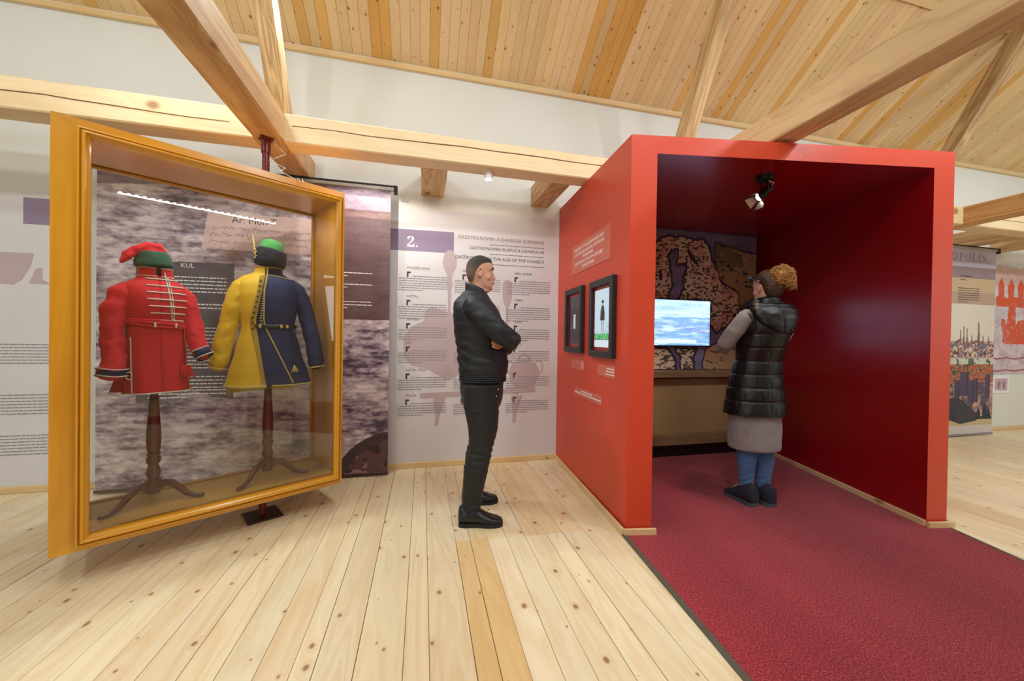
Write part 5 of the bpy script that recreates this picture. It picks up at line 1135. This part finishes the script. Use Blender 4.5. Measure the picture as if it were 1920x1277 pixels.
hrot = Matrix.Translation(WC) @ Matrix.Rotation(R(14), 4, 'Z') @ Matrix.Rotation(R(4), 4, 'Y')
hmz = MB(); headslices(hmz, hh, (0, 0, 0)); face(hmz, (0, 0, 0), WS); b.add([hrot @ Vector(v) for v in hmz.v], hmz.f)
b.tube([(-.105, 0, 1.40), (-.10, 0, 1.45), (-.095, .005, 1.50), (-.092, .008, 1.56)], [(.05, .055), (.045, .048), (.046, .048), (.05, .052)], 18, up=(0, 1, 0))
b.slices([(.82, 0, 0, .11, .155), (.95, -.01, 0, .11, .15), (1.06, -.02, 0, .095, .125), (1.2, -.05, 0, .11, .14), (1.33, -.08, 0, .105, .155), (1.40, -.095, 0, .075, .12), (1.44, -.10, 0, .05, .06)], 28)
b.tube(wN, rw, 14).tube(wF, rw, 14)
hand(b, wF[-1], (-.35, .9, .08), (-.8, -.2, .2), .165, .5, -1, .0082); hand(b, wN[-1], (-.35, -.9, .05), (-.8, .2, .1), .165, .5, 1, .0082)
for lg in (wl1, wl2): b.tube([vec(*p) for p in lg], [.085, .075, .056, .052, .037, .033], 16)
for yy, xx in ((.064, 0), (-.062, -.02)): b.tube([vec(xx, yy, .10), vec(xx-.02, yy, .06), vec(xx+.03, yy, .05), vec(xx+.09, yy, .038)], [.033, .032, .028, .016], 12)
woman = remesh('person', b, .0048, M_['skin'], None, 3); woman.matrix_world = wr_
tag(woman, 'woman with curly blond-brown bun in long black padded vest, seen from behind', 'person')
def attach(mb): mb.v = [tuple(hrot @ Vector(v)) for v in mb.v]; return mb
# face details ride on the turned head
for y in (-.030, .030):
    e = attach(MB().ell(Vector((.0575, y, .012))*WS, (.0112*WS,)*3, 14, 8)).build('eye', M_['eye'], woman, smooth=True)
    attach(MB().ell(Vector((.0665, y, .012))*WS, (.0025, .005, .005), 10, 6)).build('iris', M_['hairdark'], e, smooth=True)
attach(MB().tube([Vector((.0845-yy*yy*14, yy, -.0605))*WS for yy in (-.02, -.01, 0, .01, .02)], [(.0025, .0035)]*5, 8)).build('lips', M_['lip'], woman, smooth=True)
hc = MB(); headslices(hc, [(z, xb, xf, hw) for z, xb, xf, hw in [(-.082, -.066, -.040, .040), (-.06, -.088, -.020, .060), (-.035, -.104, -.010, .071), (-.01, -.112, .004, .077), (.015, -.115, .018, .0795), (.04, -.114, .040, .081), (.060, -.110, .072, .081), (.078, -.102, .072, .078), (.094, -.088, .062, .070), (.108, -.068, .042, .056), (.119, -.04, .016, .036), (.123, -.018, -.002, .012)]], (0, 0, 0))
cap = remesh('hair', attach(hc), .005, M_['hairbrown'], woman, 2, folds(.003, 60, 60, 30, 5))
bun = MB(); qq = random.Random(12); BC = Vector((-.108, -.016, .072))
bun.ell(BC, (.058, .064, .050), 20, 12)
core = remesh('bun', attach(bun), .005, M_['hairgold'], cap, 2, folds(.006, 40, 40, 40, 2))
cu = MB()
for k in range(300):
    a = qq.uniform(0, 2*math.pi); el = qq.uniform(-.9, 1.45); dirv = Vector((math.cos(a)*math.cos(el), math.sin(a)*math.cos(el), math.sin(el))); p = BC+dirv*.054
    tang = dirv.cross(Vector((qq.uniform(-1, 1), qq.uniform(-1, 1), qq.uniform(-1, 1)))).normalized(); bt = dirv.cross(tang); L = qq.uniform(.5, 1.1); rr2 = qq.uniform(.011, .024)
    pts = []
    for i in range(15):
        u = i/14; ph = u*qq.uniform(5.5, 6.2)+k
        pts.append(p+dirv*(rr2*(1-math.cos(ph-k))*.7)+tang*(rr2*math.sin(ph-k)+u*.035*L)+bt*.020*math.sin(u*3+k)-Vector((0, 0, .03*u*u)))
    cu.tube(pts, [.0024-.0012*(i/14) for i in range(15)], 4)
for k in range(60): # loose locks hanging at the right
    p = BC+Vector((-.02+qq.uniform(-.02, .02), -.055+qq.uniform(-.015, .015), -.0+qq.uniform(-.02, .03))); pts = []; ph = qq.uniform(0, 6)
    for i in range(16): u = i/15; pts.append(p+Vector((.014*math.cos(u*9+ph), -.012*u+.014*math.sin(u*9+ph)-.018*math.sin(u*3.1), -.085*u)))
    cu.tube(pts, [.0022-.0012*(i/15) for i in range(16)], 4)
c_o = attach(cu).build('curls', M_['hairgold'], cap, smooth=True); c_o['kind'] = 'stuff'
st_ = MB()
for k in range(620): # combed strands drawn up to the bun
    th = qq.uniform(-2.2, 2.2); el = qq.uniform(-.35, 1.3)
    s0 = Vector((-.02-.097*math.cos(th)*math.cos(el), .083*math.sin(th)*math.cos(el), .02+.106*math.sin(el)))
    if s0.x > .055 or (s0.x > -.04 and s0.z < .055): continue
    pts = []
    for i in range(10):
        u = i/9; p = s0.lerp(BC+Vector((0, 0, -.01)), u); e_ = Vector(((p.x+.02)/.099, p.y/.084, (p.z-.02)/.108)); sc = max(1, 1.03/max(e_.length, .01)); k_ = 1+.03*math.sin(u*3.1)
        p = Vector((-.02+(p.x+.02)*sc*k_, p.y*sc*k_, .02+(p.z-.02)*sc*k_))
        pts.append(p)
    st_.tube([p_+Vector((qq.uniform(-.002, .002), qq.uniform(-.002, .002), qq.uniform(-.002, .002))) for p_ in pts], .0013, 4)
s_o = attach(st_).build('combed_strands', M_['hairmid'], cap, smooth=True); s_o['kind'] = 'stuff'
sg = empty('sunglasses'); sg.matrix_world = wr_ @ hrot; tag(sg, 'dark sunglasses pushed up onto the woman\'s hair', 'sunglasses')
for y in (-.036, .036): MB().ell((.072, y, .088), (.006, .028, .02), 16, 8, T=Matrix.Rotation(R(-0), 4, 'Y')).build('lens', M_['black'], sg, smooth=True)
MB().tube([(.0745, -.066, .090), (.08, -.03, .108), (.083, 0, .104), (.08, .03, .108), (.0745, .066, .090)], .0022, 6).build('rim', M_['steel'], sg, smooth=True)
for y in (-1, 1): MB().tube([(.073, y*.068, .092), (.03, y*.083, .072), (-.02, y*.087, .042)], .0025, 6).build('temple', M_['steel'], sg, smooth=True)
# knitted dress
d_ = MB(); d_.slices([(.405, .0, 0, .140, .178), (.42, .0, 0, .145, .183), (.55, .0, 0, .145, .185), (.72, .0, 0, .142, .182), (.9, -.005, 0, .125, .165), (1.06, -.02, 0, .108, .138), (1.2, -.05, 0, .122, .152), (1.33, -.08, 0, .115, .165), (1.40, -.095, 0, .085, .13), (1.45, -.10, 0, .06, .065)], 40, p=2.2)
d_.tube(wN, [(.062, .062), (.058, .058), (.053, .053), (.049, .049), (.043, .043), (.036, .036)], 18); d_.tube(wF, [(.062, .062), (.058, .058), (.053, .053), (.049, .049), (.043, .043), (.036, .036)], 18)
def kf(co, no):
    return np.array([p+n_*(.003*noise.noise((p[0]*14, p[1]*14, p[2]*16))+.0016*math.sin(math.atan2(p[1], p[0])*75)*(p[2] < .8)) for p, n_ in zip(co, no)])
remesh('knitted_dress', d_, .0055, M_['knit'], woman, 3, kf)
# long padded vest
v_ = MB(); secs = []
VS = [(.665, .0, 0, .168, .222), (.80, .0, 0, .160, .205), (.95, -.008, 0, .142, .180), (1.08, -.025, 0, .128, .160), (1.2, -.055, 0, .142, .168), (1.31, -.085, 0, .138, .172), (1.37, -.098, 0, .120, .165), (1.415, -.105, 0, .092, .135), (1.45, -.108, 0, .072, .09)]
for i in range(72):
    z = .665+(1.45-.665)*i/71; s5 = lerp_secs(VS, z); ph = ((z-.675)/.098) % 1.0; bul = .0055*math.sin(math.pi*ph)**.45 if z < 1.36 else .004
    secs.append((z, s5[1], 0, s5[3]+bul-.004, s5[4]+bul-.004))
v_.slices(secs, 48, p=2.25)
def vf(co, no):
    def seam(z):
        k = (z-.675)/.098; d = (k-round(k))*.098
        return math.exp(-(d/.006)**2) if .72 < z < 1.34 else 0
    return np.array([p+n_*(.004*noise.noise((p[0]*9, p[1]*9+3, p[2]*10))+.0025*noise.noise((p[0]*40, p[1]*40, p[2]*18))-.0048*seam(p[2]+.004*noise.noise((p[0]*6, p[1]*6, 0)))) for p, n_ in zip(co, no)])
remesh('padded_vest', v_, .0055, M_['vest'], woman, 2, vf)
h_ = MB()
rs = []
for i, (z, cx, rx, ry) in enumerate(((1.285, -.215, .020, .045), (1.30, -.208, .036, .085), (1.34, -.190, .058, .140), (1.39, -.172, .070, .172), (1.44, -.150, .078, .182), (1.475, -.128, .084, .170), (1.492, -.118, .082, .15))):
    rs.append([vec(cx+rx*math.cos(a), ry*math.copysign(abs(math.sin(a))**.85, math.sin(a)), z+.012*math.cos(a)) for a in [k*2*math.pi/36 for k in range(36)]])
h_.rings(rs)
h_.tube([(-.02, .155, 1.40), (.0, .13, 1.43), (-.03, .12, 1.47), (-.10, .10, 1.49)], [.03, .03, .03, .03], 14); h_.tube([(-.02, -.155, 1.40), (.0, -.13, 1.43), (-.03, -.12, 1.47), (-.10, -.10, 1.49)], [.03, .03, .03, .03], 14)
def hf(co, no):
    return np.array([p+n_*(.006*noise.noise((p[0]*16, p[1]*14+7, p[2]*26))-.007*math.exp(-(p[1]/.006)**2)*(p[0] < -.15)-.005*math.exp(-((p[2]-1.462)/.006)**2)*(p[0] < -.1)) for p, n_ in zip(co, no)])
remesh('hood', h_, .005, M_['vest'], woman, 3, hf)
rs = []
for dz, g in ((0, .012), (.03, .008), (.052, .0), (.05, -.006), (.02, -.008)):
    rs.append([vec(-.098+(.066+g)*math.cos(a), (.074+g)*math.sin(a), 1.475+dz-.012*math.cos(a)) for a in [i*2*math.pi/32 for i in range(32)]])
MB().rings(rs, cap=False).build('vest_collar', M_['vest'], woman, smooth=True)
for sgn, pts in ((1, wN), (-1, wF)):
    MB().tube([vec(-.090+.078*math.cos(a), sgn*(.172+.010*math.sin(a)), 1.335+.085*math.sin(a)) for a in [i*2*math.pi/28 for i in range(29)]], .006, 8, round_end=False).build('armhole_binding', M_['vest'], woman, smooth=True)
t_ = MB()
for lg in (wl1, wl2): t_.tube([vec(*p) for p in lg[:-1]]+[vec(lg[-1][0], lg[-1][1], .115)], [.094, .084, .068, .066, .050, .047], 20, round_end=False)
t_.slices([(.78, 0, 0, .12, .165), (.90, 0, 0, .12, .16)], 30)
jn = remesh('jeans', t_, .005, M_['jean'], woman, 3, lambda co, no: np.array([p+n_*(.0018*max(0, 1-abs(p[2]-.17)/.1)*math.sin(p[2]*150+p[1]*60+p[0]*50)+.0025*noise.noise((p[0]*20, p[1]*20, p[2]*16))) for p, n_ in zip(co, no)]))
shoe(woman, (-.095, .068), (.165, .09), .096, .125, 'ankle_shoe', 'boot', 'grey'); shoe(woman, (-.115, -.060), (.145, -.055), .096, .125, 'ankle_shoe', 'boot', 'grey')
